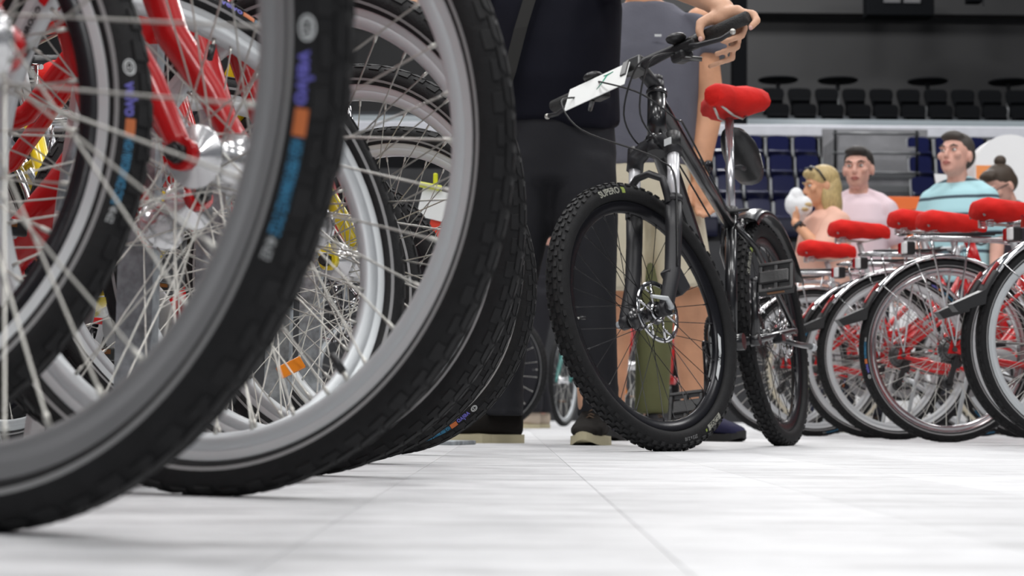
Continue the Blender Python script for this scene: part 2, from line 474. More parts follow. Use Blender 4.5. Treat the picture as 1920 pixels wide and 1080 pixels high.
def wheel(root, which, M, R, t, depth, style, nsp, spoke_m, hubspec, seg=96, tread='city', spin=0., lettering=None, rimtext=None, stripe=True, cream=False, valve=True, srad=.00115, loff=0., roff=0., voff=0.):
    """tyre, rim, hub and spokes of one wheel; M places the hub in the bicycle's frame (axle along Y)"""
    ro = R - t * .84; wy = t * .28 if t < .05 else t * .24
    rf, yf = hubspec['rf'], hubspec['yf']
    MS = M @ Matrix.Rotation(spin, 4, 'Y')
    ty = link(which + '_tyre', cached(('tyre', R, t, seg, stripe, cream), lambda: make_tyre(R, t, ro, wy, seg, stripe, cream)), root, MS)
    if tread: link('tread', cached(('tread', R, t, tread), lambda: make_tread(R, t, tread)), ty)['kind'] = 'stuff'
    for sd in (-1, 1):
        if lettering == 'city': link('tyre_lettering', cached(('let', R, t, sd), lambda: city_lettering(R, t, sd)), ty, Matrix.Rotation(-loff, 4, 'Y'))
        if lettering == 'mtb': link('tyre_lettering', cached(('letm', R, t, sd), lambda: mtb_lettering(R, t, sd)), ty)
    rim = link(which + '_rim', cached(('rim', ro, depth, wy, seg, style), lambda: make_rim(ro, depth, wy, seg, style)), root, MS)
    for sd in (-1, 1):
        if rimtext: link('rim_lettering', cached(('rlet', ro, depth, wy, rimtext, sd), lambda: rim_lettering(ro, depth, wy, rimtext, style, sd)), rim, Matrix.Rotation(-roff, 4, 'Y'))
    link(which + '_hub', cached(('hub', tuple(sorted(hubspec.items(), key=str)), spoke_m.name), lambda: make_hub(hubspec['w'], rf, yf, hubspec['rb'], hubspec['m'], hubspec.get('axle', .065))), root, M)
    ri = ro - depth
    for k in range(nsp):
        side = 1 if k % 2 else -1; dirn = 1 if (k // 2) % 2 else -1
        me = cached(('spoke', ri, rf, yf, side, dirn, srad, spoke_m.name), lambda: make_spoke(ri, rf, yf, side, dirn, srad, spoke_m))
        link('spoke', me, rim, Matrix.Rotation(2 * PI * (k + .5) / nsp, 4, 'Y'))
    if valve:
        def mk():
            mb = MB(); mb.tube([(ri + .002, 0, 0), (ri - .016, 0, 0)], .0028, 8, 0); mb.tube([(ri - .012, 0, 0), (ri - .034, 0, 0)], [.0046, .0042], 10, 1)
            return mb.mesh('valve', [M_STEEL, M_PLAS])
        link('valve', cached(('valve', ri), mk), rim, Matrix.Rotation(-voff, 4, 'Y'))
    return ty, rim

def bike_matrix(contact, yaw, lean, steer_M, R, scale=1.):
    Mr = Matrix.Rotation(-yaw, 4, 'Z') @ Matrix.Rotation(-lean, 4, 'X') @ Matrix.Scale(scale, 4)
    c = Mr @ (steer_M @ Vector((0, 0, R)))
    n = ((Mr @ steer_M).to_3x3() @ Vector((0, 1, 0))).normalized()
    up = Vector((0, 0, 1)); up = (up - n * n.z).normalized()
    low = c - up * R * scale
    return T(Vector(contact) - low) @ Mr
def steer_matrix(x_axis, z_axis, ang_head, steer):
    a = Vector((-math.cos(ang_head), 0, math.sin(ang_head)))
    P = Vector((x_axis, 0, z_axis))
    return T(P) @ Matrix.Rotation(steer, 4, a) @ T(-P)

HEAD = R_(70)
def saddle_mesh(cover):
    """nose toward +X, origin at the rail clamp"""
    mb = MB(); secs = []
    g = .009 if cover else 0.
    for x, w, h, z in ((-.135, .045, .012, .052), (-.125, .070, .022, .054), (-.10, .084, .030, .054), (-.05, .078, .031, .050), (0, .052, .027, .049), (.05, .032, .024, .050), (.10, .023, .021, .050), (.135, .016, .016, .046), (.145, .007, .008, .042)):
        secs.append((Vector((x * (1 + g * 6), 0, z + (g if cover else 0) - (.006 if cover else 0))), w + g, h + g))
    vs = []; n = 16
    for c, w, h in secs:
        for k in range(n):
            a = 2 * PI * k / n; ca, sa = math.cos(a), math.sin(a)
            zz = (h * 1.3 if cover else h) * sa if sa > 0 else (h * .8 + (.007 if cover else 0)) * sa
            if cover: zz += .004 * math.sin(c.x * 70 + k * 1.7) * (1 if sa < .6 else .4)
            vs.append(c + Vector((0, w * math.copysign(abs(ca) ** .7, ca), zz)))
    fs = []
    for i in range(len(secs) - 1):
        for k in range(n):
            l = (k + 1) % n
            if cover and 10 <= k <= 13 and 0: continue
            fs.append((i * n + k, i * n + l, (i + 1) * n + l, (i + 1) * n + k))
    fs.append(tuple(range(n))); fs.append(tuple((len(secs) - 1) * n + k for k in range(n)))
    mb.add(vs, fs)
    return mb.mesh('saddle', M_REDCLOTH if cover else M_PLAS)
def saddle_under():
    mb = MB()
    for s in (-1, 1):
        mb.tube([(-.10, s * .03, .028), (-.06, s * .022, .006), (.03, s * .02, .003), (.11, s * .01, .022)], .0035, 6, 0)
    # grey rim lip at the open back of the saddle shell
    pts = [(-.128 - .004 * math.sin(u), .066 * math.cos(u), .032 + .020 * math.sin(u)) for u in [PI * k / 12 for k in range(13)]]
    mb.tube(pts, .0045, 6, 1)
    return mb.mesh('saddle_rails', [M_STEEL, M_STRIPE])
def spring_mesh():
    mb = MB(); pts = []
    for k in range(61):
        u = k / 60; pts.append((.0145 * math.cos(u * 10 * PI), .0145 * math.sin(u * 10 * PI), u * .042 - .005))
    mb.tube(pts, .0026, 5)
    return mb.mesh('spring', M_CHROME)
def add_saddle(root, M, springs=True, cover=True):
    s = link('saddle', cached('saddle', lambda: saddle_mesh(False)), root, M)
    link('saddle_rail', cached('saddle_u', saddle_under), s)
    if springs:
        for y in (-.036, .036): link('spring', cached('spring', spring_mesh), s, T((-.095, y, 0)))
    if cover: link('saddle_cover', cached('saddle_c', lambda: saddle_mesh(True)), s)
    return s
def pedal_mesh():
    mb = MB()
    for y in (-.045, 0.0, .045): mb.box((0, y, 0), (.092, .012, .020), bev=.003)
    for x in (-.044, .044): mb.box((x, 0, 0), (.012, .10, .024), bev=.003)
    mb.box((0, -.005, 0), (.045, .09, .026), bev=.006); mb.tube([(0, -.062, 0), (0, .05, 0)], .008, 8)
    for x in (-.05, .05): mb.box((x, 0, .004), (.003, .05, .008), mi=1)
    return mb.mesh('pedal', [M_PLAS, mat('amber_dark', (.16, .06, .01), .3)])
def crank_mesh(mt, side, L=.17):
    mb = MB(); mb.tube([(0, 0, 0), (L * .5, side * .006, 0), (L, side * .012, 0)], [.016, .011, .012], 8)
    mb.tube([(0, -.012, 0), (0, .014, 0)], .018, 12); mb.tube([(L, side * .012 - .01, 0), (L, side * .012 + .012, 0)], .012, 10)
    return mb.mesh('crank_arm', mt)
def ring_mesh(r, teeth, m, w=.003, r_in=.7):
    mb = MB(); n = teeth * 2; vs = []
    for y in (-w / 2, w / 2):
        for i in range(n):
            rr = r if i % 2 else r - .004
            a = 2 * PI * i / n; vs.append((rr * math.cos(a), y, rr * math.sin(a)))
        for i in range(n):
            a = 2 * PI * i / n; vs.append((r * r_in * math.cos(a), y, r * r_in * math.sin(a)))
    fs = []
    for i in range(n):
        j = (i + 1) % n
        fs += [(i, j, n + j, n + i), (2 * n + i, 3 * n + i, 3 * n + j, 2 * n + j), (i, 2 * n + i, 2 * n + j, j), (n + i, n + j, 3 * n + j, 3 * n + i)]
    mb.add(vs, fs, 0, False)
    for k in range(5):
        a = 2 * PI * k / 5; mb.tube([(.012 * math.cos(a), 0, .012 * math.sin(a)), (r * (r_in + .05) * math.cos(a), 0, r * (r_in + .05) * math.sin(a))], .006, 6)
    return mb.mesh('chainring', m)
def cassette_mesh(rmax, m=None):
    mb = MB()
    for k in range(7):
        r = rmax * (1 - k * .105)
        mb.lathe([(.014, k * -.005), (r - .004, k * -.005), (r, k * -.005 - .0008), (r, k * -.005 - .0016), (.014, k * -.005 - .002)], 32)
        for i in range(int(r * 500)):
            a = 2 * PI * i / int(r * 500); mb.box((r * math.cos(a), k * -.005 - .0012, r * math.sin(a)), (.005, .0016, .005), Matrix.Rotation(-a, 3, 'Y'))
    return mb.mesh('cassette', m or M_DARKST)
def chain_path(c0, r0, c1, r1, y0, y1):
    pts = []
    for k in range(9): a = -PI / 2 + PI * k / 8; pts.append((c0[0] + r0 * math.cos(a), y0, c0[1] + r0 * math.sin(a)))
    for k in range(9): a = PI / 2 + PI * k / 8; pts.append((c1[0] + r1 * math.cos(a), y1, c1[1] + r1 * math.sin(a)))
    return pts
def mudguard(R, a0, a1, w, m, seg=28, drop=.010, gap=.013):
    """U-shaped fender arc around the hub, angles from the forward horizontal over the top"""
    prof = [(R + gap - drop, -w), (R + gap - .002, -w * .92), (R + gap + .003, -w * .5), (R + gap + .004, 0), (R + gap + .003, w * .5), (R + gap - .002, w * .92), (R + gap - drop, w),
            (R + gap - drop, w - .0015), (R + gap - .004, w * .88), (R + gap + .001, w * .45), (R + gap + .002, 0), (R + gap + .001, -w * .45), (R + gap - .004, -w * .88), (R + gap - drop, -w + .0015)]
    return MB().lathe(prof, seg, arc=(a0, a1)).mesh('mudguard', m)

# ------------------------------------------------------------------ city bicycle (the rental bikes standing in the rows)
def city_bike(name, label, contact, yaw, lean=0., steer=0., spin=0., paint=None, pkey='red', scale=1., group=None, rim='alu', rear_rim='alu', saddle_dz=0., seg=96, rear=True, cream=False, rimtext=None, fspokes=36, letter=True, crank=.6, covers=True, rear_contact=False, rspin=0., loff=0., roff=0., refl=None, voff=0.):
    paint = paint or M_RED
    R, t = .35, .042
    XA = -.048; S = steer_matrix(XA, R, HEAD, steer)
    if rear_contact:
        Mw = Matrix.Rotation(-yaw, 4, 'Z') @ Matrix.Rotation(-lean, 4, 'X') @ Matrix.Scale(scale, 4)
        Mw = T(Vector(contact) - Mw @ Vector((-1.05, 0, 0))) @ Mw
    else: Mw = bike_matrix(contact, yaw, lean, S, R, scale)
    root = tag(empty(name, Mw), label, 'bicycle', group)
    ax = Vector((-math.cos(HEAD), 0, math.sin(HEAD)))
    def A(z, y=0, f=0): return Vector((XA - (z - R) / math.tan(HEAD) + f, y, z))
    BB = Vector((-.62, 0, .285)); ST = Vector((-.75, 0, .68)); RH = Vector((-1.05, 0, R))
    # frame
    def frame():
        mb = MB()
        mb.tube([A(.765), A(.95)], .024, 14); mb.tube([A(.76), A(.775)], .028, 14); mb.tube([A(.94), A(.955)], .027, 14)
        p = [A(.80), A(.74, 0, -.015), Vector((-.30, 0, .56)), Vector((-.42, 0, .42)), Vector((-.53, 0, .325)), BB]
        mb.tube(p, [.028, .037, .038, .037, .034, .028], 16)
        mb.tube([A(.90), Vector((-.36, 0, .68)), Vector((-.50, 0, .54)), Vector((-.69, 0, .485))], .0165, 12)
        mb.tube([BB, ST], .0175, 12); mb.tube([BB + Vector((0, -.036, 0)), BB + Vector((0, .036, 0))], .023, 14)
        for s in (-1, 1):
            mb.tube([BB + Vector((-.02, s * .022, 0)), Vector((-.80, s * .048, .30)), RH + Vector((.02, s * .068, -.01)), RH + Vector((0, s * .068, 0))], [.011, .010, .009, .010], 8)
            mb.tube([Vector((-.725, s * .018, .60)), Vector((-.80, s * .046, .55)), RH + Vector((0, s * .068, .01))], [.008, .008, .008], 8)
            mb.prism([(-1.075, .335), (-1.02, .335), (-1.02, .375), (-1.06, .385)], s * .066 - .003, s * .066 + .003)
        return mb.mesh('frame', paint)
    link('frame', cached(('cframe', pkey), frame), root)
    def fork():
        mb = MB()
        mb.tube([A(.735), A(.765)], .026, 12)
        mb.tube([A(.735, -.05), A(.745, -.03), A(.748), A(.745, .03), A(.735, .05)], .020, 10)
        for s in (-1, 1):
            mb.tube([A(.74, s * .047), A(.62, s * .050), A(.50, s * .053, .004), Vector((-.045, s * .055, .43)), Vector((-.008, s * .056, .365)), Vector((0, s * .056, R - .004))], [.0215, .0205, .0185, .0155, .013, .012], 12)
            mb.tube([(0, s * .050, R), (0, s * .063, R)], .0175, 14)
        return mb.mesh('fork', paint)
    fk = link('fork', cached(('cfork', pkey), fork), root, S)
    for s in (-1, 1):
        link('axle_nut', cached(('cnut', s), lambda: MB().tube([(0, s * .062, R), (0, s * .072, R)], .0115, 6).tube([(0, s * .07, R), (0, s * .078, R)], .008, 10).mesh('axle_nut', M_PLAS)), fk)
    for s in (-1, 1):
        def arm():
            mb = MB(); c = A(.70, s * .034, .045)
            mb.tube([c + Vector((0, s * .012, -.07)), c + Vector((.004, s * .012, 0)), c + Vector((.0, s * .004, .06))], [.010, .009, .006], 8)
            mb.box(c + Vector((0, -s * .006, -.035)), (.05, .012, .012), Matrix.Rotation(R_(20), 3, 'Y'), 1, bev=.002)
            return mb.mesh('brake_arm', [M_CHROME, M_PLAS])
        link('brake_arm', cached(('barm', s), arm), root, S)
    # steering
    def stem():
        mb = MB(); mb.tube([A(.955), A(1.03)], .0125, 10); mb.tube([A(1.02), A(1.05, 0, .05)], .014, 10)
        return mb.mesh('stem', M_ALU)
    link('stem', cached('cstem', stem), root, S)
    hb = A(1.05, 0, .05)
    def bar():
        mb = MB()
        mb.tube([hb + Vector((-.05, -.30, .012)), hb + Vector((-.03, -.2, .012)), hb + Vector((0, -.06, 0)), hb + Vector((0, .06, 0)), hb + Vector((-.03, .2, .012)), hb + Vector((-.05, .30, .012))], .011, 10)
        return mb.mesh('handlebar', M_ALU)
    hbo = link('handlebar', cached('cbar', bar), root, S)
    for s in (-1, 1):
        link('grip', cached(('cgrip', s), lambda: MB().tube([hb + Vector((-.031, s * .205, .012)), hb + Vector((-.051, s * .305, .012))], .0165, 10).mesh('grip', M_GRIP)), hbo)
        link('brake_lever', cached(('clever', s), lambda: MB().tube([hb + Vector((-.02, s * .17, .01)), hb + Vector((.03, s * .20, -.01)), hb + Vector((.02, s * .29, -.012))], [.009, .006, .005], 8).mesh('brake_lever', M_PLAS)), hbo)
    def cab():
        mb = MB(); mb.tube([hb + Vector((0, .18, .0)), hb + Vector((.06, .12, -.02)), hb + Vector((.05, .05, -.18)), A(.80, .02, .05), A(.76, .0, .06)], .0026, 6)
        return mb.mesh('brake_cable', M_PLAS)
    link('brake_cable', cached('ccab', cab), root, S)
    # wheels
    hubF = dict(w=.046, rf=.029, yf=.033, rb=.023, m=M_HUB)
    wheel(root, 'front', S @ T((0, 0, R)), R, t, .028, rim, fspokes, M_STEEL, hubF, seg, 'city', spin, 'city' if letter else None, rimtext, True, cream, loff=loff, roff=roff, voff=voff)
    hubR = dict(w=.060, rf=.024, yf=.030, rb=.018, m=M_ALU, axle=.08)
    wheel(root, 'rear', T(RH), R, t, .028, rear_rim, fspokes, M_STEEL, hubR, seg, 'city', rspin, 'city' if letter else None, None, True, cream)
    # drive train
    link('cassette', cached('ccass', lambda: cassette_mesh(.052)), root, T(RH + Vector((0, -.036, 0))))
    cr = link('chainring', cached('cring', lambda: ring_mesh(.085, 38, M_DARKST)), root, T(BB + Vector((0, -.045, 0))))
    def guard():
        mb = MB(); mb.lathe([(.030, -.002), (.098, -.004), (.100, 0), (.098, .003), (.030, .002)], 40); mb.lathe([(.048, -.0045), (.060, -.0055), (.060, 0), (.048, 0)], 40, mi=1)
        return mb.mesh('chain_guard', [M_GREYRIM, M_PLAS])
    link('chain_guard', cached('cguard', guard), root, T(BB + Vector((0, -.055, 0))))
    link('chain', cached('cchain', lambda: MB().tube(chain_path((BB.x, BB.z), .083, (RH.x, RH.z), .04, -.046, -.05), .0045, 5, closed=True).mesh('chain', M_DARKST)), root)
    for s in (-1, 1):
        ca = link('crank_arm', cached(('crank', s, 'alu'), lambda: crank_mesh(M_ALU, s)), root, T(BB + Vector((0, s * .068, 0))) @ Matrix.Rotation(crank + (PI if s > 0 else 0), 4, 'Y'))
        link('pedal', cached('pedal', pedal_mesh), ca, T((.17, s * .075, 0)) @ Matrix.Rotation(-(crank + (PI if s > 0 else 0)), 4, 'Y') @ (Matrix.Identity(4) if s > 0 else Matrix.Rotation(PI, 4, 'Z')))
    # derailleur
    def der():
        mb = MB(); mb.box((-1.05, -.058, .275), (.02, .014, .11), Matrix.Rotation(R_(18), 3, 'Y'), bev=.003)
        mb.lathe([(.004, -.004), (.022, -.004), (.022, .004), (.004, .004)], 14, M=T((-1.035, -.052, .30))); mb.lathe([(.004, -.004), (.022, -.004), (.022, .004), (.004, .004)], 14, M=T((-1.07, -.052, .225)))
        return mb.mesh('derailleur', M_PLAS)
    link('derailleur', cached('cder', der), root)
    # saddle
    sp = ST + Vector((-.045 * (.12 + saddle_dz) / .12 * .8, 0, .12 + saddle_dz))
    link('seat_post', MB().tube([ST + Vector((.012, 0, -.05)), sp], .0135, 10).mesh('seat_post', M_ALU), root)
    add_saddle(root, T(sp), True, covers)
    # mudguard, carrier, lamp, stand
    if rear:
        mg = link('rear_mudguard', cached('cmg', lambda: mudguard(R, R_(20), R_(150), .027, M_CHROME, 40)), root, T(RH))
        def tail():
            mb = MB(); mb.lathe([(R + .004, -.029), (R + .017, -.027), (R + .021, 0), (R + .017, .027), (R + .004, .029)], 10, arc=(R_(143), R_(160)), closed=True)
            return mb.mesh('mudguard_tail', M_PLAS)
        link('mudguard_tail', cached('cmt', tail), mg)
        def mrefl():
            return MB().lathe([(R + .018, -.006), (R + .026, -.006), (R + .026, .006), (R + .018, .006)], 8, arc=(R_(138), R_(152))).mesh('mudguard_reflector', M_LENS)
        link('mudguard_reflector', cached('cmr', mrefl), mg)
        def flap():
            a = R_(157); p = Vector(((R + .010) * math.cos(a), 0, (R + .010) * math.sin(a)))
            d = Vector((-.11, 0, -.045)); mb = MB()
            vs = [p + Vector((.01, -.028, .02)), p + Vector((.01, .028, .02)), p + Vector((.0, .032, -.03)), p + Vector((0, -.032, -.03)), p + d + Vector((0, -.022, .012)), p + d + Vector((0, .022, .012)), p + d + Vector((.02, .024, -.012)), p + d + Vector((.02, -.024, -.012))]
            mb.add(vs, [(0, 1, 2, 3), (4, 7, 6, 5), (0, 4, 5, 1), (1, 5, 6, 2), (2, 6, 7, 3), (3, 7, 4, 0)], 0, False)
            return mb.mesh('mud_flap', M_PLAS)
        link('mud_flap', cached('cflap', flap), mg)
        for s in (-1, 1):
            def stay():
                mb = MB()
                for ang in (R_(112), R_(138)):
                    mb.tube([(0, s * .066, .01), ((R + .012) * math.cos(ang), s * .030, (R + .012) * math.sin(ang))], .0022, 6)
                return mb.mesh('mudguard_stay', M_CHROME)
            link('mudguard_stay', cached(('cstay', s), stay), mg)
        def carr():
            mb = MB(); z = .775
            mb.tube([(-.76, -.045, z - .01), (-.82, -.062, z), (-1.18, -.062, z), (-1.20, -.045, z), (-1.20, .045, z), (-1.18, .062, z), (-.82, .062, z), (-.76, .045, z - .01)], .0055, 8)
            for y in (-.022, .022): mb.tube([(-.80, y, z), (-1.195, y, z)], .004, 6)
            for x in (-.88, -1.02, -1.14): mb.tube([(x, -.062, z), (x, .062, z)], .004, 6)
            for s in (-1, 1):
                mb.tube([(-1.05, s * .074, .36), (-1.00, s * .068, .70), (-.98, s * .062, z)], .0045, 6); mb.tube([(-1.05, s * .074, .36), (-1.13, s * .066, .72), (-1.14, s * .062, z)], .0045, 6)
                mb.tube([(-.76, s * .03, z - .01), (-.74, s * .015, .66)], .004, 6)
            return mb.mesh('carrier', M_CHROME)
        ca = link('carrier', cached('ccarr', carr), root)
        def clamp():
            mb = MB(); mb.tube([(-.84, -.03, .80), (-1.12, -.032, .79), (-1.15, 0, .79), (-1.12, .032, .79), (-.84, .03, .80)], .004, 6); mb.box((-1.0, 0, .785), (.25, .035, .008), mi=0, bev=.002)
            return mb.mesh('carrier_clamp', M_MATBLK)
        link('carrier_clamp', cached('ccl', clamp), ca)
        def lamp():
            mb = MB(); mb.box((-1.205, 0, .735), (.035, .07, .05), mi=0, bev=.006); mb.box((-1.225, -.018, .735), (.02, .030, .044), mi=1, bev=.005); mb.box((-1.225, .018, .735), (.02, .030, .044), mi=2, bev=.005)
            return mb.mesh('rear_light', [M_PLAS, M_CLEAR, M_LENS])
        link('rear_light', cached('clamp_', lamp), root)
        def ks():
            mb = MB(); mb.tube([(-.93, .06, .30), (-.95, .10, .16), (-.955, .16, .012)], .009, 8); mb.box((-.955, .165, .008), (.05, .03, .014), bev=.003)
            return mb.mesh('kickstand', M_ALU)
        link('kickstand', cached('cks', ks), root)
    def refl2():
        mb = MB(); mb.box((0, 0, 0), (.05, .006, .022), bev=.002); return mb.mesh('spoke_reflector', M_ORANGE)
    if refl is not None:
        if not rear_contact: link('spoke_reflector', cached('cref', refl2), root, S @ T((0, 0, R)) @ Matrix.Rotation(refl, 4, 'Y') @ T((.20, 0, 0)) @ Matrix.Rotation(PI / 2, 4, 'Y'))
        else: link('spoke_reflector', cached('cref', refl2), root, T(RH) @ Matrix.Rotation(refl, 4, 'Y') @ T((.20, 0, 0)) @ Matrix.Rotation(PI / 2, 4, 'Y'))
    return root

# ------------------------------------------------------------------ mountain bicycle
def mtb(name, label, contact, yaw, lean=0., steer=0., spin=0., group=None, extras=True, dress=True, rim='deep', crank=R_(-100), scale=1., seg=96, rearguard=True):
    R, t = .345, .054
    XA = -.046; S = steer_matrix(XA, R, HEAD, steer)
    Mw = bike_matrix(contact, yaw, lean, S, R, scale)
    root = tag(empty(name, Mw), label, 'bicycle', group)
    def A(z, y=0, f=0): return Vector((XA - (z - R) / math.tan(HEAD) + f, y, z))
    BB = Vector((-.70, 0, .30)); RH = Vector((-1.16, 0, R)); ST = Vector((-.865, 0, .69))
    def frame():
        mb = MB()
        mb.tube([A(.815), A(.955)], [.026, .024], 16); mb.tube([A(.81), A(.825)], .029, 16); mb.tube([A(.945), A(.958)], .028, 16)
        mb.tube([A(.845), A(.80, 0, -.04), Vector((-.45, 0, .55)), Vector((-.64, 0, .345)), BB], [.026, .029, .028, .026, .024], 14)
        mb.tube([A(.935), A(.91, 0, -.05), Vector((-.60, 0, .765)), Vector((-.835, 0, .655))], [.022, .022, .019, .016], 12)
        mb.tube([BB, ST], .018, 12); mb.tube([BB + Vector((0, -.038, 0)), BB + Vector((0, .038, 0))], .024, 14)
        for s in (-1, 1):
            mb.tube([BB + Vector((-.02, s * .024, 0)), Vector((-.86, s * .060, .315)), RH + Vector((.02, s * .070, 0)), RH + Vector((0, s * .070, 0))], [.012, .011, .010, .011], 8)
            mb.tube([Vector((-.835, s * .016, .65)), Vector((-.90, s * .050, .585)), RH + Vector((0, s * .070, .008))], [.010, .009, .009], 8)
            mb.prism([(-1.185, .33), (-1.13, .33), (-1.13, .37), (-1.17, .38)], s * .070 - .003, s * .070 + .003)
        return mb.mesh('frame', M_BLK)
    link('frame', cached('mframe', frame), root)
    def fork():
        mb = MB()
        mb.tube([A(.78), A(.815)], .027, 14)
        mb.tube([A(.755, -.066, .012), A(.785, -.062, .012), A(.805, -.035, .006), A(.808), A(.805, .035, .006), A(.785, .062, .012), A(.755, .066, .012)], [.023, .024, .023, .024, .023, .024, .023], 12)
        for s in (-1, 1):
            mb.tube([A(.635, s * .066, .012), A(.55, s * .066, .012), A(.44, s * .066, .018), Vector((-.008, s * .066, R + .012)), Vector((0, s * .064, R - .006))], [.0225, .0215, .0205, .019, .015], 14)
            mb.tube([A(.622, s * .066, .012), A(.640, s * .066, .012)], .0245, 14)
            mb.tube([(0, s * .050, R), (0, s * .075, R)], .018, 12)
        # brake arch behind the wheel top
        mb.tube([A(.625, -.066, .030), A(.690, -.060, .050), A(.716, -.02, .058), A(.716, .02, .058), A(.690, .060, .050), A(.625, .066, .030)], .010, 8)
        # disc brake caliper on the left leg
        mb.box(Vector((-.075, .060, R + .075)), (.05, .035, .075), Matrix.Rotation(R_(25), 3, 'Y'), bev=.006)
        return mb.mesh('fork', M_MATBLK)
    fk = link('fork', cached('mfork', fork), root, S)
    for s in (-1, 1):
        link('stanchion', cached(('mst', s), lambda: MB().tube([A(.62, s * .066, .012), A(.77, s * .066, .012)], .0160, 14).mesh('stanchion', M_STANCH)), fk)
        link('fork_cap', cached(('mcap', s), lambda: MB().tube([A(.775, s * .066, .012), A(.815, s * .066, .012)], [.021, .019], 14).mesh('fork_cap', M_PLAS)), fk)
    link('fork_badge', cached('mbadge', lambda: MB().box(A(.79, .066, .036), (.003, .022, .020), Matrix.Rotation(R_(-20), 3, 'Y')).mesh('fork_badge', M_LETW)), fk)
    def quick():
        mb = MB(); mb.tube([(0, -.085, R), (0, .088, R)], .006, 10); mb.tube([(0, .084, R), (.02, .092, R + .02), (.075, .088, R + .028)], [.008, .006, .004], 8); mb.tube([(0, -.09, R), (0, -.076, R)], .010, 10)
        return mb.mesh('quick_release', M_ALU)
    link('quick_release', cached('mqr', quick), fk)
    def rotor():
        mb = MB(); n = 72
        for i in range(n):
            if i % 6 == 5: pass
        mb.lathe([(.068, -.001), (.080, -.001), (.080, .001), (.068, .001)], n)
        for k in range(12):
            a = 2 * PI * k / 12
            mb.box((.074 * math.cos(a), 0, .074 * math.sin(a)), (.013, .0028, .006), Matrix.Rotation(-a, 3, 'Y'), 1)
        for k in range(6):
            a = 2 * PI * k / 6
            mb.tube([(.022 * math.cos(a), 0, .022 * math.sin(a)), (.045 * math.cos(a + .35), 0, .045 * math.sin(a + .35)), (.070 * math.cos(a + .45), 0, .070 * math.sin(a + .45))], .0032, 6)
            mb.tube([(.045 * math.cos(a + .35), 0, .045 * math.sin(a + .35)), (.070 * math.cos(a + .05), 0, .070 * math.sin(a + .05))], .0028, 6)
        mb.lathe([(.014, -.002), (.026, -.002), (.026, .002), (.014, .002)], 24)
        return mb.mesh('brake_disc', [M_CHROME, M_DARKST])
    link('brake_disc', cached('mrot', rotor), root, S @ T((0, .040, R)))
    link('brake_disc', cached('mrot', rotor), root, T(RH + Vector((0, .045, 0))))
    hub = dict(w=.046, rf=.026, yf=.029, rb=.016, m=M_BLK)
    dt = .030
    wheel(root, 'front', S @ T((0, 0, R)), R, t, dt, rim, 32, M_BSPOKE, hub, seg, 'mtb', spin, 'mtb' if dress else None, 'SPEED DISC' if dress else None, False, srad=.001, roff=R_(205))
    hub2 = dict(w=.060, rf=.026, yf=.030, rb=.018, m=M_BLK, axle=.08)
    wheel(root, 'rear', T(RH), R, t, dt, rim, 32, M_BSPOKE, hub2, seg, 'mtb', .7, 'mtb' if dress else None, None, False, srad=.001)
    link('cassette', cached('mcass', lambda: cassette_mesh(.070, M_DARKST)), root, T(RH + Vector((0, -.034, 0))))
    for k, (r, y, nt_) in enumerate(((.086, -.052, 42), (.068, -.044, 34), (.048, -.038, 24))):
        link('chainring', cached(('mring', r), lambda: ring_mesh(r, nt_, M_PLAS, .003, .75)), root, T(BB + Vector((0, y, 0))))
    link('chain', cached('mchain', lambda: MB().tube(chain_path((BB.x, BB.z), .066, (RH.x, RH.z), .045, -.046, -.05), .0045, 5, closed=True).mesh('chain', M_DARKST)), root)
    def der():
        mb = MB(); mb.box((-1.15, -.062, .27), (.02, .014, .13), Matrix.Rotation(R_(14), 3, 'Y'), bev=.003)
        for c in ((-1.135, -.055, .30), (-1.16, -.055, .215)): mb.lathe([(.004, -.004), (.022, -.004), (.022, .004), (.004, .004)], 14, M=T(c))
        return mb.mesh('derailleur', M_PLAS)
    link('derailleur', cached('mder', der), root)
    for s in (-1, 1):
        ang = crank + (PI if s < 0 else 0)
        ca = link('crank_arm', cached(('crank', s, 'blk'), lambda: crank_mesh(M_BLK, s)), root, T(BB + Vector((0, s * .070, 0))) @ Matrix.Rotation(ang, 4, 'Y'))
        link('pedal', cached('pedal', pedal_mesh), ca, T((.17, s * .075, 0)) @ Matrix.Rotation(-ang + R_(62), 4, 'Y') @ (Matrix.Identity(4) if s > 0 else Matrix.Rotation(PI, 4, 'Z')))
    # cockpit
    hb = A(1.023, 0, .085)
    def stem():
        mb = MB(); mb.tube([A(.955), A(.985)], .020, 14); mb.tube([A(.985), A(1.0)], .017, 12); mb.tube([A(.968), A(.990, 0, .03), hb + Vector((-.01, 0, 0))], [.019, .018, .019], 12)
        mb.box(hb, (.040, .052, .044), Matrix.Rotation(R_(-20), 3, 'Y'), 1, bev=.005)
        return mb.mesh('stem', [M_MATBLK, M_DARKST])
    link('stem', cached('mstem', stem), root, S)
    def bar():
        mb = MB(); mb.tube([hb + Vector((-.045, -.335, .012)), hb + Vector((-.035, -.26, .010)), hb + Vector((-.015, -.13, .006)), hb + Vector((0, -.05, 0)), hb + Vector((0, .05, 0)), hb + Vector((-.015, .13, .006)), hb + Vector((-.035, .26, .010)), hb + Vector((-.045, .335, .012))], [.0112, .0112, .0125, .0158, .0158, .0125, .0112, .0112], 12)
        return mb.mesh('handlebar', M_MATBLK)
    ho = link('handlebar', cached('mbar', bar), root, S)
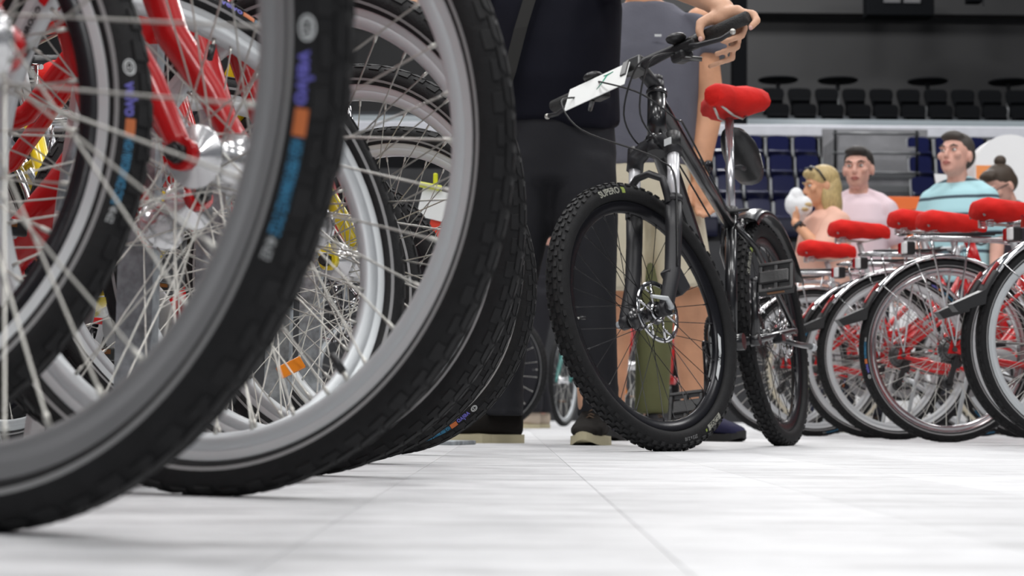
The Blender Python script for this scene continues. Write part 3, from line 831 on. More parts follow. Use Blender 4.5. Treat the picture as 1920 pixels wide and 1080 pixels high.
    for s in (-1, 1):
        link('grip', cached(('mgrip', s), lambda: MB().tube([hb + Vector((-.032, s * .215, .008)), hb + Vector((-.036, s * .27, .010)), hb + Vector((-.0455, s * .338, .012)), hb + Vector((-.046, s * .342, .012))], [.0175, .0165, .0175, .014], 14).mesh('grip', M_GRIP)), ho)
        def lever():
            mb = MB(); c = hb + Vector((-.024, s * .185, .004))
            mb.tube([c + Vector((0, -s * .02, 0)), c + Vector((0, s * .02, 0))], .0185, 12); mb.box(c + Vector((.024, -s * .018, -.012)), (.032, .07, .026), bev=.006)
            mb.tube([c + Vector((.040, s * .005, -.020)), c + Vector((.050, s * .04, -.030)), c + Vector((.038, s * .10, -.036)), c + Vector((.036, s * .135, -.030))], [.008, .007, .006, .0065], 8, 1)
            mb.ell(c + Vector((.036, s * .137, -.030)), .008, mi=2)
            return mb.mesh('brake_lever', [M_PLAS, M_MATBLK, M_STEEL])
        link('brake_lever', cached(('mlev', s), lever), ho)
        def shifter():
            mb = MB(); c = hb + Vector((-.015, s * .145, .0))
            mb.ell(c + Vector((.020, 0, .024)), (.030, .026, .014)); mb.box(c + Vector((.012, 0, -.026)), (.05, .045, .028), bev=.008); mb.tube([c + Vector((.03, s * .01, -.035)), c + Vector((.0, s * .05, -.050))], [.008, .006], 8, 1)
            return mb.mesh('gear_shifter', [M_PLAS, M_DARKST])
        link('gear_shifter', cached(('mshift', s), shifter), ho)
    L = hb + Vector((.02, .10, -.005)); Rr = hb + Vector((.02, -.115, -.005))
    paths = [[Rr + Vector((0, -.06, -.02)), Rr + Vector((.085, -.075, -.03)), Rr + Vector((.10, -.02, -.13)), hb + Vector((.06, .00, -.24)), A(.74, .055, .05), A(.68, .086, .03), Vector((-.06, .088, .45))],
             [L + Vector((0, .04, -.01)), L + Vector((.075, .01, -.03)), hb + Vector((.055, .015, -.14)), hb + Vector((.01, .03, -.23)), A(.83, .036, .02)],
             [Rr, Rr + Vector((.07, .06, -.025)), hb + Vector((.05, .03, -.09)), hb + Vector((-.02, .07, -.17)), A(.84, .045, -.07), Vector((-.42, .03, .62))],
             [L, L + Vector((.06, -.04, -.02)), hb + Vector((.05, -.04, -.12)), hb + Vector((0, -.05, -.2)), A(.85, -.04, -.06), Vector((-.42, -.03, .62))]]
    for i, p in enumerate(paths):
        def mkc():
            pp = []
            for k in range(len(p) - 1):
                p0 = p[max(k - 1, 0)]; p1 = p[k]; p2 = p[k + 1]; p3 = p[min(k + 2, len(p) - 1)]
                for j in range(6):
                    u = j / 6
                    pp.append(.5 * ((2 * p1) + (p2 - p0) * u + (2 * p0 - 5 * p1 + 4 * p2 - p3) * u * u + (3 * p1 - p0 - 3 * p2 + p3) * u ** 3))
            pp.append(p[-1])
            return MB().tube(pp, .0026, 6).mesh('cable', M_PLAS)
        link('cable', cached(('mcab', i), mkc), root, S)
    sp = Vector((-.972, 0, .987))
    link('seat_post', cached('mpost', lambda: MB().tube([ST + Vector((.02, 0, -.05)), sp], .0136, 12).mesh('seat_post', M_POST)), root)
    def coll():
        d = (sp - ST).normalized(); mb = MB(); mb.tube([ST - d * .012, ST + d * .014], .022, 14); mb.tube([ST + Vector((.02, -.02, 0)), ST + Vector((.03, .03, .0)), ST + Vector((-.01, .05, .005))], [.006, .005, .005], 8)
        return mb.mesh('seat_clamp', M_PLAS)
    link('seat_clamp', cached('mcoll', coll), root)
    add_saddle(root, T(sp) @ Matrix.Diagonal((1.0, 1.16, 1.0, 1)), False, dress)
    if rearguard:
        def guard():
            mb = MB(); prof = [(R + .012, -.045), (R + .030, -.040), (R + .040, -.018), (R + .042, 0), (R + .040, .018), (R + .030, .040), (R + .012, .045), (R + .014, .042), (R + .027, .037), (R + .037, .016), (R + .039, 0), (R + .037, -.016), (R + .027, -.037), (R + .014, -.042)]
            mb.lathe(prof, 24, arc=(R_(62), R_(152))); mb.tube([((R + .03) * math.cos(R_(62)), 0, (R + .03) * math.sin(R_(62))), (.22, 0, .30)], .012, 8)
            return mb.mesh('rear_mudguard', M_BLK)
        link('rear_mudguard', cached('mguard', guard), root, T(RH))
    def ks():
        mb = MB(); mb.tube([(-.98, .075, .31), (-1.06, .092, .30), (-1.20, .105, .295)], .009, 8); mb.tube([(-1.20, .105, .295), (-1.235, .107, .293)], .012, 8, 1); mb.box((-.97, .07, .315), (.05, .03, .03), bev=.005)
        return mb.mesh('kickstand', [M_BLK, M_ALU])
    link('kickstand', cached('mks', ks), root)
    if extras:
        # wedge bag strapped under the saddle
        mb = MB(); rings = []
        for u, w, d in ((0, .034, .05), (.06, .050, .072), (.12, .055, .078), (.17, .050, .072), (.20, .030, .045)):
            rings.append((Vector((-.012 - u * .75, 0, -.02 - u * .28)), d, w, 0, Matrix.Rotation(R_(-62), 3, 'Y')))
        mb.loft(rings, 18, power=2.6)
        bag = link('saddle_bag', mb.mesh('saddle_bag', M_PLAS), root, T(sp) @ T((0, .0, -.05)))
        mb = MB(); mb.tube([(-.03, .020, -.10), (.02, .02, -.10), (.034, 0, -.10), (.02, -.02, -.10), (-.03, -.02, -.10)], .008, 6); link('bag_strap', mb.mesh('bag_strap', M_MATBLK), bag)
        mb = MB(); mb.tube([(-.10, .0545, -.05), (-.13, .052, -.09)], .0025, 6); link('bag_zip', mb.mesh('bag_zip', M_STEEL), bag)
        # price card clipped to the bar
        mb = MB(); mb.box((0, 0, 0), (.002, .215, .082), bev=.0006)
        cardM = S @ T(hb + Vector((.052, -.105, -.022))) @ Matrix.Rotation(R_(0), 4, 'Z') @ Matrix.Rotation(R_(-36), 4, 'Y')
        card = link('price_card', mb.mesh('price_card', M_WHITE), root, cardM); card['label'] = 'white card with a green felt-pen stroke'
        mb = MB(); mb.tube([(.0015, .030, .025), (.0015, .018, .004), (.0015, .004, -.012)], [.0022, .0016, .0008], 6); mb.tube([(.0015, .052, .030), (.0015, .030, .027), (.0015, .018, .031)], [.001, .0022, .001], 6)
        link('pen_stroke', mb.mesh('pen_stroke', M_GREENINK), card)
        mb = MB(); mb.box((.0, .095, .02), (.010, .02, .05), bev=.002); link('card_clip', mb.mesh('card_clip', M_DARKST), card)
    return root, S, hb, Mw

def far_bike(*a, **k): return city_bike(*a, **k)

# ------------------------------------------------------------------ the left row, nearest first
LG = 'rental bikes in the left rack'
def hubang(spin): return spin
YAW = .55
city_bike('city_bike', 'nearest bicycle, blurred front wheel filling the lower left corner', (-.388, 1.392, 0), .53, lean=-.11, spin=R_(8), voff=R_(170), group=LG, rim='grey', seg=144, crank=.3)
city_bike('city_bike', 'red bicycle at the left edge, black front rim with white brake track', (-.672, 1.62, 0), YAW, lean=.03, steer=.63, spin=R_(-9), voff=R_(150), group=LG, rim='blacktrack', seg=144, crank=1.2)
city_bike('city_bike', 'second-nearest big front wheel with polished hub, red fork and black valve cap', (-.313, 2.003, 0), .47, spin=R_(54), loff=R_(174), roff=R_(201), group=LG, rim='alu', rimtext='AMBROSIO', seg=144, crank=.9)
city_bike('city_bike', 'red bicycle with bright silver front wheel turned sharply sideways, nearest of the turned wheels', (-.345, 2.30, 0), YAW, steer=1.296, spin=R_(-82), group=LG, rim='alu', seg=128, crank=2.)
city_bike('city_bike', 'red bicycle, third forward-pointing wheel of the left row, grey chain guard at far left', (-.297, 2.69, 0), .47, spin=R_(-150), group=LG, rim='alu', seg=128, crank=-.4)
city_bike('city_bike', 'red bicycle with the second sideways-turned front wheel, thin light stripe on its tyre', (-.418, 3.12, 0), YAW, steer=1.09, spin=R_(160), group=LG, rim='alu', seg=96, refl=R_(54))
city_bike('city_bike', 'yellow-forked bicycle in the left row between red ones', (-.290, 3.36, 0), .50, spin=R_(150), group=LG, rim='alu', paint=M_YEL, pkey='yellow', seg=96)
city_bike('city_bike', 'farthest red bicycle of the left row, lettered white rim beside the shoe', (-.264, 4.09, 0), .47, spin=R_(53), roff=R_(18), group=LG, rim='alu', rimtext='AMBROSIO', seg=96)
mtb('mountain_bike', 'dark bicycle seen only through the spokes behind the left row', (-.47, 4.78, 0), .5, steer=.1, group=LG, extras=False, dress=False, rearguard=False, seg=64)

# ------------------------------------------------------------------ the mountain bike in the middle
MTB, MS_, MHB, MMW = mtb('mountain_bike', 'black mountain bike with white card and red saddle cover, held by a man', (.394, 4.731, 0), 1.965, lean=-.125, steer=-.367, spin=0.)

# ------------------------------------------------------------------ the right row
RG = 'rental bikes in the right row'
def rb(lab, hubpx, d, dz=0., spin=0., **k):
    x = (hubpx - 960) / FPX * d
    city_bike('city_bike', lab, (x, d, 0), -.17 + k.pop('dyaw', 0), scale=.957, group=RG, saddle_dz=dz, rear_contact=True, rspin=spin, seg=64, letter=True, spin=spin + 1, **k)
rb('nearest red bicycle of the right row, cut off by the right picture edge', 2020, 6.0, .02, .4, lean=-.02)
rb('second-nearest bicycle of the right row, tyre overlapping the one at the picture edge', 1984, 6.42, .03, 1.4, dyaw=.04)
rb('red bicycle whose whole rear wheel shows in the right row, chrome mudguard and gear cluster', 1777, 7.0, .03, 2.9, rear_rim='chrome')
rb('red bicycle of the right row just left of the fully visible wheel', 1683, 7.7, .06, 5.2)
rb('red bicycle of the right row, third rear wheel to the left, dark mudguard tail', 1638, 8.2, .12, 3.3)
rb('red bicycle of the right row with sprung saddle in front of the pink shirts', 1528, 8.75, .13, 1.1)
rb('red bicycle of the right row mostly hidden behind the mountain bike rear wheel', 1466, 9.25, .08, .2)
rb('old bicycle with cream tyres behind the right row', 1552, 10.1, -.1, .9, cream=True, refl=R_(100), covers=False, lean=.03)

# ------------------------------------------------------------------ bikes far behind
city_bike('city_bike', 'dark far bicycle between the walkers behind the man in black', (-.085, 11.4, 0), .58, paint=M_BLK, pkey='black', seg=48, fspokes=20, rim='deep', letter=False, rear=False, covers=False)
city_bike('city_bike', 'teal far bicycle with a white tag behind the mountain bike wheel', (.40, 14.6, 0), 1.9, paint=M_TEAL, pkey='teal', seg=48, fspokes=20, letter=False, rear=False, covers=False)
city_bike('city_bike', 'far bicycle with orange wheel reflector seen through the mountain bike spokes', (.655, 10.2, 0), 1.95, paint=M_RED, pkey='red', seg=48, fspokes=28, rim='deep', letter=False, spin=.4, refl=R_(40), rear=False, covers=False)

# ------------------------------------------------------------------ rack posts
def rack_post(d, x, lab, h=.56):
    r = tag(empty('bike_rack_post', T((x, d, 0)) @ Matrix.Rotation(R_(-12), 4, 'Z')), lab, 'rack post', 'galvanised rack posts')
    mb = MB(); mb.prism([(-.022, 0), (.026, 0), (.030, .20), (.030, h), (-.016, h), (-.019, .20)], -.012, .012); mb.tube([(-.005, -.0125, .02), (-.005, .0125, .02)], .006, 10, 1)
    link('post', mb.mesh('post', [M_GALV, M_LETK]), r)
    mb = MB(); mb.box((0, 0, .004), (.10, .14, .008), bev=.002)
    for sx in (-.035, .035): mb.tube([(sx, .045, .006), (sx, .045, .016)], .007, 6)
    link('base_plate', mb.mesh('base_plate', M_GALV), r)
    mb = MB(); pts = [(.10 * math.cos(a) - .02, 0, .35 + .16 * math.sin(a)) for a in [PI * k / 10 for k in range(11)]]
    mb.tube([(p[0], .03, p[2]) for p in pts], .006, 8); link('wheel_hoop', mb.mesh('wheel_hoop', M_GALV), r)
rack_post(2.47, -.487, 'galvanised rack post nearest the camera, behind the chrome front hub')
rack_post(3.0, -.475, 'galvanised rack post second from the camera, mostly behind the nearest tyre')
rack_post(3.78, -.463, 'galvanised rack post third from the camera, seen low through the silver rims')
rack_post(4.45, -.472, 'galvanised rack post farthest from the camera in the left row')

mb = MB(); a_ = Vector((-.590, 2.60, .53)); b_ = Vector((-.655, 2.62, .0))
r = tag(empty('rack_support_bar', T((b_.x, b_.y, 0))), 'pale flat metal rack bar leaning left of the nearest rack post', 'rack bar')
d_ = (a_ - b_); M3 = d_.normalized().to_track_quat('Z', 'Y').to_matrix()
mb.box(d_ / 2, (.036, .012, d_.length), M3, bev=.003); link('bar', mb.mesh('bar', mat('pale_zinc', (.62, .60, .60), .4, .3)), r)
link('base_plate', MB().box((0, 0, .004), (.08, .10, .008), bev=.002).mesh('base_plate', M_GALV), r)

# small sign on a pole behind the dark bicycle
p_ = Vector((-.215, 5.45, 0)); r = tag(empty('info_sign', T(p_) @ Matrix.Rotation(R_(-18), 4, 'Z')), 'small white and orange-red info sign with a yellow clip, behind the left wheels', 'sign')
link('sign_foot', MB().box((0, .01, .006), (.18, .18, .012), bev=.003).mesh('sign_foot', M_GALV), r); link('sign_pole', MB().tube([(0, .012, .01), (0, .012, .74)], .007, 8).mesh('sign_pole', M_GALV), r)
link('white_card', MB().box((0, 0, .68), (.11, .004, .085), Matrix.Rotation(R_(14), 3, 'Y'), bev=.001).mesh('white_card', M_WHITE), r)
rc = link('red_card', MB().box((.03, .004, .585), (.12, .004, .12), Matrix.Rotation(R_(10), 3, 'Y'), bev=.001).mesh('red_card', mat('signal_red_card', (.70, .06, .03), .5)), r)
vs, fs, w_, h_ = text_flat('U', .075, .003); mb = MB(); mb.add([(.045 - w_ / 2 + x, .0012, .575 + y) for x, y in vs], fs, 0, False); link('card_lettering', mb.mesh('card_lettering', M_WHITE), rc)
mb = MB(); mb.box((-.02, -.004, .735), (.07, .014, .016), Matrix.Rotation(R_(12), 3, 'Y'), bev=.004); mb.box((-.005, -.004, .752), (.012, .012, .04), bev=.003); link('clip', mb.mesh('clip', mat('lime_clip', (.75, .78, .03), .4)), r)
# ------------------------------------------------------------------ hall behind: wall, stands, seats
def at(px, py, d):
    """point in the hall d metres in front of the lens on the sight line of a picture point"""
    x, y = (px - 960.0) / FPX, (540.0 - py) / FPX
    v = camo.matrix_world.to_3x3() @ Vector((x, y, -1.0))
    return camo.matrix_world.translation + v * (d / v.y)
M_WALL = mat('dark_wall_paint', (.030, .030, .031), .8, var=.12, vscale=.6)
M_WALL2 = mat('slate_wall_paint', (.050, .055, .062), .7, var=.12, vscale=.8)
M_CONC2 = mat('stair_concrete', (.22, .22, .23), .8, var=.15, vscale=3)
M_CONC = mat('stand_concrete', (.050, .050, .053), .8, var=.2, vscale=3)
M_LEDGE = mat('white_ledge', (.62, .63, .68), .5, var=.05)
M_SEATD = mat('charcoal_seat_plastic', (.004, .0045, .0055), .75, spec=.06)
M_SEATB = mat('navy_seat_plastic', (.003, .005, .045), .22, coat=.3)
M_POLE = mat('grey_pole', (.14, .145, .15), .4, .3)
M_YSTEP = mat('yellow_nosing', (.68, .60, .02), .6)
M_ORP = mat('orange_panel', (.80, .16, .03), .5)
M_WHP = mat('white_panel', (.86, .86, .86), .45)
M_GLASS = mat('smoked_glass', (.30, .34, .36), .1, spec=.6)
def struct(name, mb, m, label=None):
    return tag(link(name, mb.mesh(name, m)), label, None, kind='structure')
b = MB(); b.box((0, 40.15, 8), (80, .3, 16)); b.box((0, 39.98, 3.2), (80, .06, 6.4), mi=1); struct('wall_back', b, [M_WALL, M_WALL2], 'dark grey rear wall of the arena hall')
b = MB(); b.box((-39.8, 10, 8), (.3, 60, 16)); struct('wall_left', b, M_WALL, 'dark left wall of the arena hall')
b = MB(); b.box((39.8, 10, 8), (.3, 60, 16)); struct('wall_right', b, M_WALL, 'dark right wall of the arena hall')
b = MB(); b.box((0, 39.8, 9.0), (80, .4, 1.0)); struct('trim_1', b, mat('dark_beam', (.035, .035, .036), .8), 'dark beam high along the rear wall')
# stepped concrete of the lower stand and the upper terrace
ROWS = [(27.2, 2.55), (28.0, 3.0), (28.8, 3.42), (29.6, 3.84)]
b = MB()
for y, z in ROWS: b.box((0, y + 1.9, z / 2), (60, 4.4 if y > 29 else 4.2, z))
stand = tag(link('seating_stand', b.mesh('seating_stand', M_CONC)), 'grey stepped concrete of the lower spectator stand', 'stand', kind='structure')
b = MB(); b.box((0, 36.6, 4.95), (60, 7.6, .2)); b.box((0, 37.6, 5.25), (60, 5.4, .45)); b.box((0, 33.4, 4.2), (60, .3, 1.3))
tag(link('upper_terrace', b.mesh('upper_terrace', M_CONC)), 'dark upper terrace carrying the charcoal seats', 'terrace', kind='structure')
b = MB(); b.box((0, 32.9, 4.97), (60, .7, .20), bev=.02)
tag(link('trim_2', b.mesh('terrace_ledge', M_LEDGE)), 'white ledge along the front of the upper terrace', None, kind='structure')
b = MB(); b.box((0, 33.6, 5.20), (60, .03, .26))
tag(link('trim_3', b.mesh('balustrade_panel', M_GLASS)), 'low grey glass balustrade above the white ledge', None, kind='structure')
p = at(1388, 100, 33); b = MB(); b.box((p.x, 33.2, 7.2), (.24, .4, 4.4)); tag(link('trim_4', b.mesh('pillar', M_SEATD)), 'black pillar behind the hand on the handlebar', None, kind='structure')
def ordinal(n): return ['first', 'second', 'third', 'fourth', 'fifth', 'sixth', 'seventh', 'eighth', 'ninth', 'tenth', 'eleventh', 'twelfth', 'thirteenth', 'fourteenth', 'fifteenth', 'sixteenth', 'seventeenth', 'eighteenth'][n]
def seat_back(m, w=.345, h=.36, taper=.84):
    mb = MB(); out = []
    for k in range(9):
        a = PI * k / 8; out.append((w / 2 * math.copysign(abs(math.cos(a)) ** .35, math.cos(a)), h * .62 + h * .38 * math.sin(a) ** .6))
    out += [(-w / 2 * taper, 0), (w / 2 * taper, 0)]
    mb.prism(out, -.012, .012)
    ins = [(x * .86, .02 + z * .92) for x, z in out]
    mb.prism(ins, -.018, -.01)
    return mb.mesh('seat_back', m)
def seat_pan(m, w=.36):
    mb = MB(); mb.box((0, 0, 0), (w, .05, .30), bev=.02); mb.box((0, -.03, .14), (w * .95, .05, .05), bev=.015)
    return mb.mesh('seat_pan', m)
def seat_leg(m):
    mb = MB(); mb.box((0, .05, -.16), (.10, .08, .34), bev=.01); return mb.mesh('seat_pedestal', m)
def seat_side(m, s):
    return MB().tube([(s * .205, -.02, .32), (s * .207, -.05, .08), (s * .205, -.16, .0)], .012, 6).mesh('armrest', m)
def arena_seat(x, y, z, m, key, label, group, arms=True):
    r = tag(empty('stadium_seat', T((x, y, z))), label, 'seat', group)
    link('seat_back', cached(('sback', key), lambda: seat_back(m) if arms else seat_back(m, .44, .33, .8)), r, T((0, .05, .36)) @ Matrix.Rotation(R_(-10), 4, 'X'))
    link('seat_pan', cached(('span', key), lambda: seat_pan(m)), r, T((0, -.03, .30)) @ Matrix.Rotation(R_(12), 4, 'X'))
    link('seat_pedestal', cached(('sleg', key), lambda: seat_leg(M_SEATD)), r, T((0, 0, .17)))
    if arms:
        for s in (-1, 1): link('armrest', cached(('sarm', key, s), lambda: seat_side(M_POLE, s)), r, T((0, 0, .34)))
for row, (y, z, py0, off) in enumerate(((34.3, 5.05, 0, 10), (35.1, 5.47, 0, 0))):
    for i in range(11):
        px = 1450 + off + i * 51.6
        if px > 1960: break
        x = (px - 960) / FPX * y
        arena_seat(x, y, z - (.0 if row == 0 else .0), M_SEATD, 'dark', 'charcoal upper terrace seat, %s from the left in the %s row' % (ordinal(i), ('front', 'back')[row]), 'charcoal seats on the upper terrace', False)
for row, (y, z) in enumerate(ROWS):
    cols = []
    for i in range(13): cols.append(('left', i, 1512 - (12 - i) * 51.0 + (3 - row) * 5))
    for i in range(5): cols.append(('right', i, 1727 + i * 52 + (3 - row) * 4))
    for blk, i, px in cols:
        x = (px - 960) / FPX * (y + .5)
        lab = 'navy stand seat, %s row from top, %s %s of the stairs' % (ordinal(3 - row), ordinal(12 - i if blk == 'left' else i), 'left' if blk == 'left' else 'right')
        arena_seat(x, y + .5, z - .02, M_SEATB, 'navy', lab, 'navy seats of the lower stand')
# stairs between the seat blocks
st = tag(empty('aisle_stairs', T((at(1620, 400, 28).x, 27.0, 0))), 'grey aisle stairs with yellow edges between the navy seat blocks', 'stairs')
for k in range(10):
    z = 2.3 + k * .255; y = k * .40
    xo = .183 * y
    link('step', MB().box((xo, y + .6, z / 2), (1.22, .4 + 1.2, z)).mesh('step', M_CONC2), st)
    if k < 7: link('step_edge', MB().box((xo, y - .205, z - .045), (1.15, .012, .09)).mesh('step_edge', M_YSTEP if k < 5 else M_POLE), st)
link('landing_panel', MB().box((.9, 4.9, 2.45), (1.75, .1, 4.9)).mesh('landing_panel', M_CONC2), st)
rl = tag(empty('stair_railing', T((at(1620, 300, 30).x, 29.0, 3.50))), 'grey horizontal rails across the top of the aisle stairs', 'railing')
for k in range(3): link('rail', MB().tube([(-.66, 0, .30 + k * .30), (.66, 0, .30 + k * .30)], .022, 8).mesh('rail', M_POLE), rl)
for s in (-1, 1): link('rail_post', MB().tube([(s * .62, 0, 0), (s * .62, 0, .95)], .022, 8).mesh('rail_post', M_SEATD), rl)
# standing tables on the terrace
for i, px in enumerate((1460, 1573, 1743, 1896)):
    x = (px - 960) / FPX * 37.2
    r = tag(empty('bar_table', T((x, 37.2, 5.47))), 'tall round black bar table on the terrace, %s from the left' % ordinal(i), 'table', 'bar tables on the terrace')
    link('table_top', cached('bt', lambda: MB().lathe([(.0, 1.16), (.36, 1.16), (.39, 1.18), (.39, 1.20), (.36, 1.215), (0, 1.215)], 32, axis='Z', closed=False).mesh('table_top', M_SEATD)), r)
    link('table_pole', cached('bp', lambda: MB().tube([(0, 0, 0), (0, 0, 1.17)], .04, 10).mesh('table_pole', M_POLE)), r)
    link('table_foot', cached('bf', lambda: MB().lathe([(0, 0), (.26, 0), (.26, .02), (.05, .05), (0, .05)], 24, axis='Z', closed=False).mesh('table_foot', M_SEATD)), r)
p0 = at(1622, 33, 38); p1 = at(1747, 33, 38)
r = tag(empty('hanging_scoreboard', T(((p0.x + p1.x) / 2, 38, p0.z))), 'black box-shaped scoreboard hanging at the upper right', 'scoreboard')
w = p1.x - p0.x
link('housing', MB().box((0, 0, .5), (w, .5, 1.0), bev=.02).mesh('housing', M_SEATD), r)
for s in (-1, 1): link('display_panel', MB().box((s * .20 + .02, -.26, .46), (.33, .02, .42)).mesh('display_panel', mat('dim_display', (.07, .07, .075), .3)), r)
p = at(1826, 6, 38); r = tag(empty('ceiling_box', T((p.x, 38, p.z))), 'small black box at the top edge right of the scoreboard', 'box')
link('housing', MB().box((0, 0, .3), (.30, .3, .6), bev=.02).mesh('housing', M_SEATD), r); link('hanger', MB().tube([(.19, 0, -.05), (.19, 0, 1.0)], .02, 8).mesh('hanger', M_POLE), r)
# exhibitor stand
p0 = at(1655, 376, 13.4); p1 = at(1790, 376, 13.4)
r = tag(empty('exhibitor_counter', T(((p0.x + p1.x) / 2, 13.4, 0))), 'white exhibitor counter with an orange band behind the red saddles', 'counter')
w = 1.3; h = p0.z
link('counter_body', MB().box((0, 0, (h - .09) / 2), (w, .5, h - .09), bev=.01).mesh('counter_body', M_WHP), r)
link('orange_band', MB().box((0, 0, h - .045), (w + .01, .51, .09), bev=.004).mesh('orange_band', M_ORP), r)
link('orange_square', MB().box((-.10, -.255, h - .26), (.07, .006, .07)).mesh('orange_square', M_ORP), r)
c = at(1886, 322, 13.0)
r = tag(empty('white_totem', T((c.x, 13.0, 0))), 'white round-topped display totem with an orange panel at the right edge', 'display')
mb = MB(); rr = 66 / FPX * 13.0; out = [(-rr, 0)] + [(-rr * math.cos(PI * k / 24), c.z + rr * math.sin(PI * k / 24)) for k in range(25)] + [(rr, 0)]
mb.prism(out, -.12, .12); link('body', mb.mesh('body', M_WHP), r)
pc = at(1852, 328, 12.87); link('orange_panel', MB().box((pc.x - c.x, -.122, pc.z - .03), (.152, .006, .19)).mesh('orange_panel', mat('pale_orange_panel', (.86, .30, .09), .5)), r)
vs, fs, w_, h_ = text_flat('MOBELAC', .032, .0006)
mb = MB(); mb.add([(pc.x - c.x - w_ / 2 + x, -.126, pc.z - .035 + y) for x, y in vs], fs, 0, False); link('panel_lettering', mb.mesh('panel_lettering', M_WHP), r)
p = at(1762, 352, 12.4); mb = MB(); mb.prism([(-.035, .09), (.07, .085), (.05, -.10), (-.002, -.10)], -.006, .006)
r = tag(empty('sign_board', T((p.x, 12.4, 0))), 'small white sign board behind the man in the striped polo', 'sign')
link('board', mb.mesh('board', M_WHP), r, T((0, 0, p.z))); link('board_pole', MB().tube([(.02, .012, 0), (.02, .012, p.z)], .008, 8).mesh('board_pole', M_POLE), r); link('board_foot', MB().box((.02, .012, .006), (.2, .2, .012)).mesh('board_foot', M_POLE), r)
# ------------------------------------------------------------------ people
def blob(mb, voxel, smooth, m, name='body', factor=.5):
    """fuse overlapping volumes into one continuous skin"""
    me = mb.mesh('raw', m)
    ob = bpy.data.objects.new('raw', me); C.objects.link(ob)
    md = ob.modifiers.new('fuse', 'REMESH'); md.mode = 'VOXEL'; md.voxel_size = voxel; md.use_smooth_shade = True
    if smooth:
        s = ob.modifiers.new('soft', 'SMOOTH'); s.factor = factor; s.iterations = smooth
    bpy.context.view_layer.update()
    dg = bpy.context.evaluated_depsgraph_get()
    out = bpy.data.meshes.new_from_object(ob.evaluated_get(dg))
    bpy.data.objects.remove(ob); bpy.data.meshes.remove(me)
    out.name = name; out.materials.clear(); out.materials.append(m)
    out.polygons.foreach_set('use_smooth', [True] * len(out.polygons))
    return out
V = Vector
def skin_mat(name, col): return mat(name, col, .5, var=.10, vscale=14, bump=.08, bscale=120, spec=.35)
SK1 = skin_mat('skin_tan', (.66, .38, .25)); SK2 = skin_mat('skin_fair', (.68, .42, .31)); SK3 = skin_mat('skin_warm', (.66, .34, .20)); SK4 = skin_mat('skin_rosy', (.68, .38, .30))
def cloth(name, col, rough=.85, bump=.35, bscale=9, var=.12): return mat(name, col, rough, bump=bump, bscale=bscale, var=var, vscale=6, spec=.2)
def head_volume(mb, c, Mh, s=1.):
    """skull, jaw, nose, ears; face toward local -Y"""
    def e(p, r): mb.ell(c + Mh @ (V(p) * s), tuple(a * s for a in r), Mh, 18, 12)
    e((0, .012, .030), (.076, .095, .092)); e((0, -.018, -.035), (.063, .072, .080)); e((0, -.052, -.082), (.034, .034, .026)); e((0, -.035, -.055), (.055, .048, .050))
    mb.tube([c + Mh @ (V((0, -.082, .018)) * s), c + Mh @ (V((0, -.104, -.020)) * s)], [.009 * s, .014 * s], 10); e((0, -.100, -.024), (.016, .014, .011))
    e((0, -.080, .028), (.058, .014, .012)); e((.045, -.066, -.012), (.024, .020, .022)); e((-.045, -.066, -.012), (.024, .020, .022)); e((0, -.084, -.054), (.022, .014, .012))
    for sx in (-1, 1): e((sx * .078, .012, -.004), (.012, .020, .032))
def face_parts(body, c, Mh, s, hairm, root_inv, lips=(.45, .14, .12)):
    Mlip = mat('lips_%.2f' % lips[0], lips, .4); Mi = mat('iris', (.03, .02, .015), .2); Mw = mat('eye_white', (.75, .73, .70), .3)
    for sx in (-1, 1):
        mb = MB(); mb.ell(c + Mh @ (V((sx * .032, -.078, .012)) * s), (.0125 * s, .010 * s, .0075 * s), Mh, 12, 8, 0); mb.ell(c + Mh @ (V((sx * .032, -.0855, .012)) * s), (.0055 * s, .004 * s, .0058 * s), Mh, 10, 6, 1)
        link('eye', mb.mesh('eye', [Mw, Mi]), body)
        mb = MB(); mb.tube([c + Mh @ (V((sx * .014, -.0925, .030)) * s), c + Mh @ (V((sx * .034, -.0935, .037)) * s), c + Mh @ (V((sx * .056, -.080, .030)) * s)], [.003 * s, .0045 * s, .002 * s], 6); link('eyebrow', mb.mesh('eyebrow', hairm), body)
    mb = MB(); mb.tube([c + Mh @ (V((-.024, -.088, -.057)) * s), c + Mh @ (V((-.008, -.097, -.052)) * s), c + Mh @ (V((.008, -.097, -.052)) * s), c + Mh @ (V((.024, -.088, -.057)) * s)], [.002 * s, .0045 * s, .0045 * s, .002 * s], 6)
    mb.tube([c + Mh @ (V((-.020, -.089, -.060)) * s), c + Mh @ (V((0, -.097, -.063)) * s), c + Mh @ (V((.020, -.089, -.060)) * s)], [.002 * s, .005 * s, .002 * s], 6); link('mouth', mb.mesh('mouth', Mlip), body)
def short_hair(c, Mh, s, voxel, m, front=-.075, low=-.02):
    mb = MB()
    def e(p, r): mb.ell(c + Mh @ (V(p) * s), tuple(a * s for a in r), Mh, 18, 12)
    e((0, .024, .050), (.082, .096, .086)); e((0, .052, .015), (.080, .070, .075)); e((0, -.040, .096), (.058, .052, .032)); e((.068, .030, .030), (.016, .036, .050)); e((-.068, .030, .030), (.016, .036, .050))
    e((.012, -.058, .092), (.046, .028, .022)); e((-.030, -.054, .094), (.034, .026, .020))
    return blob(mb, voxel, 3, m, 'hair')
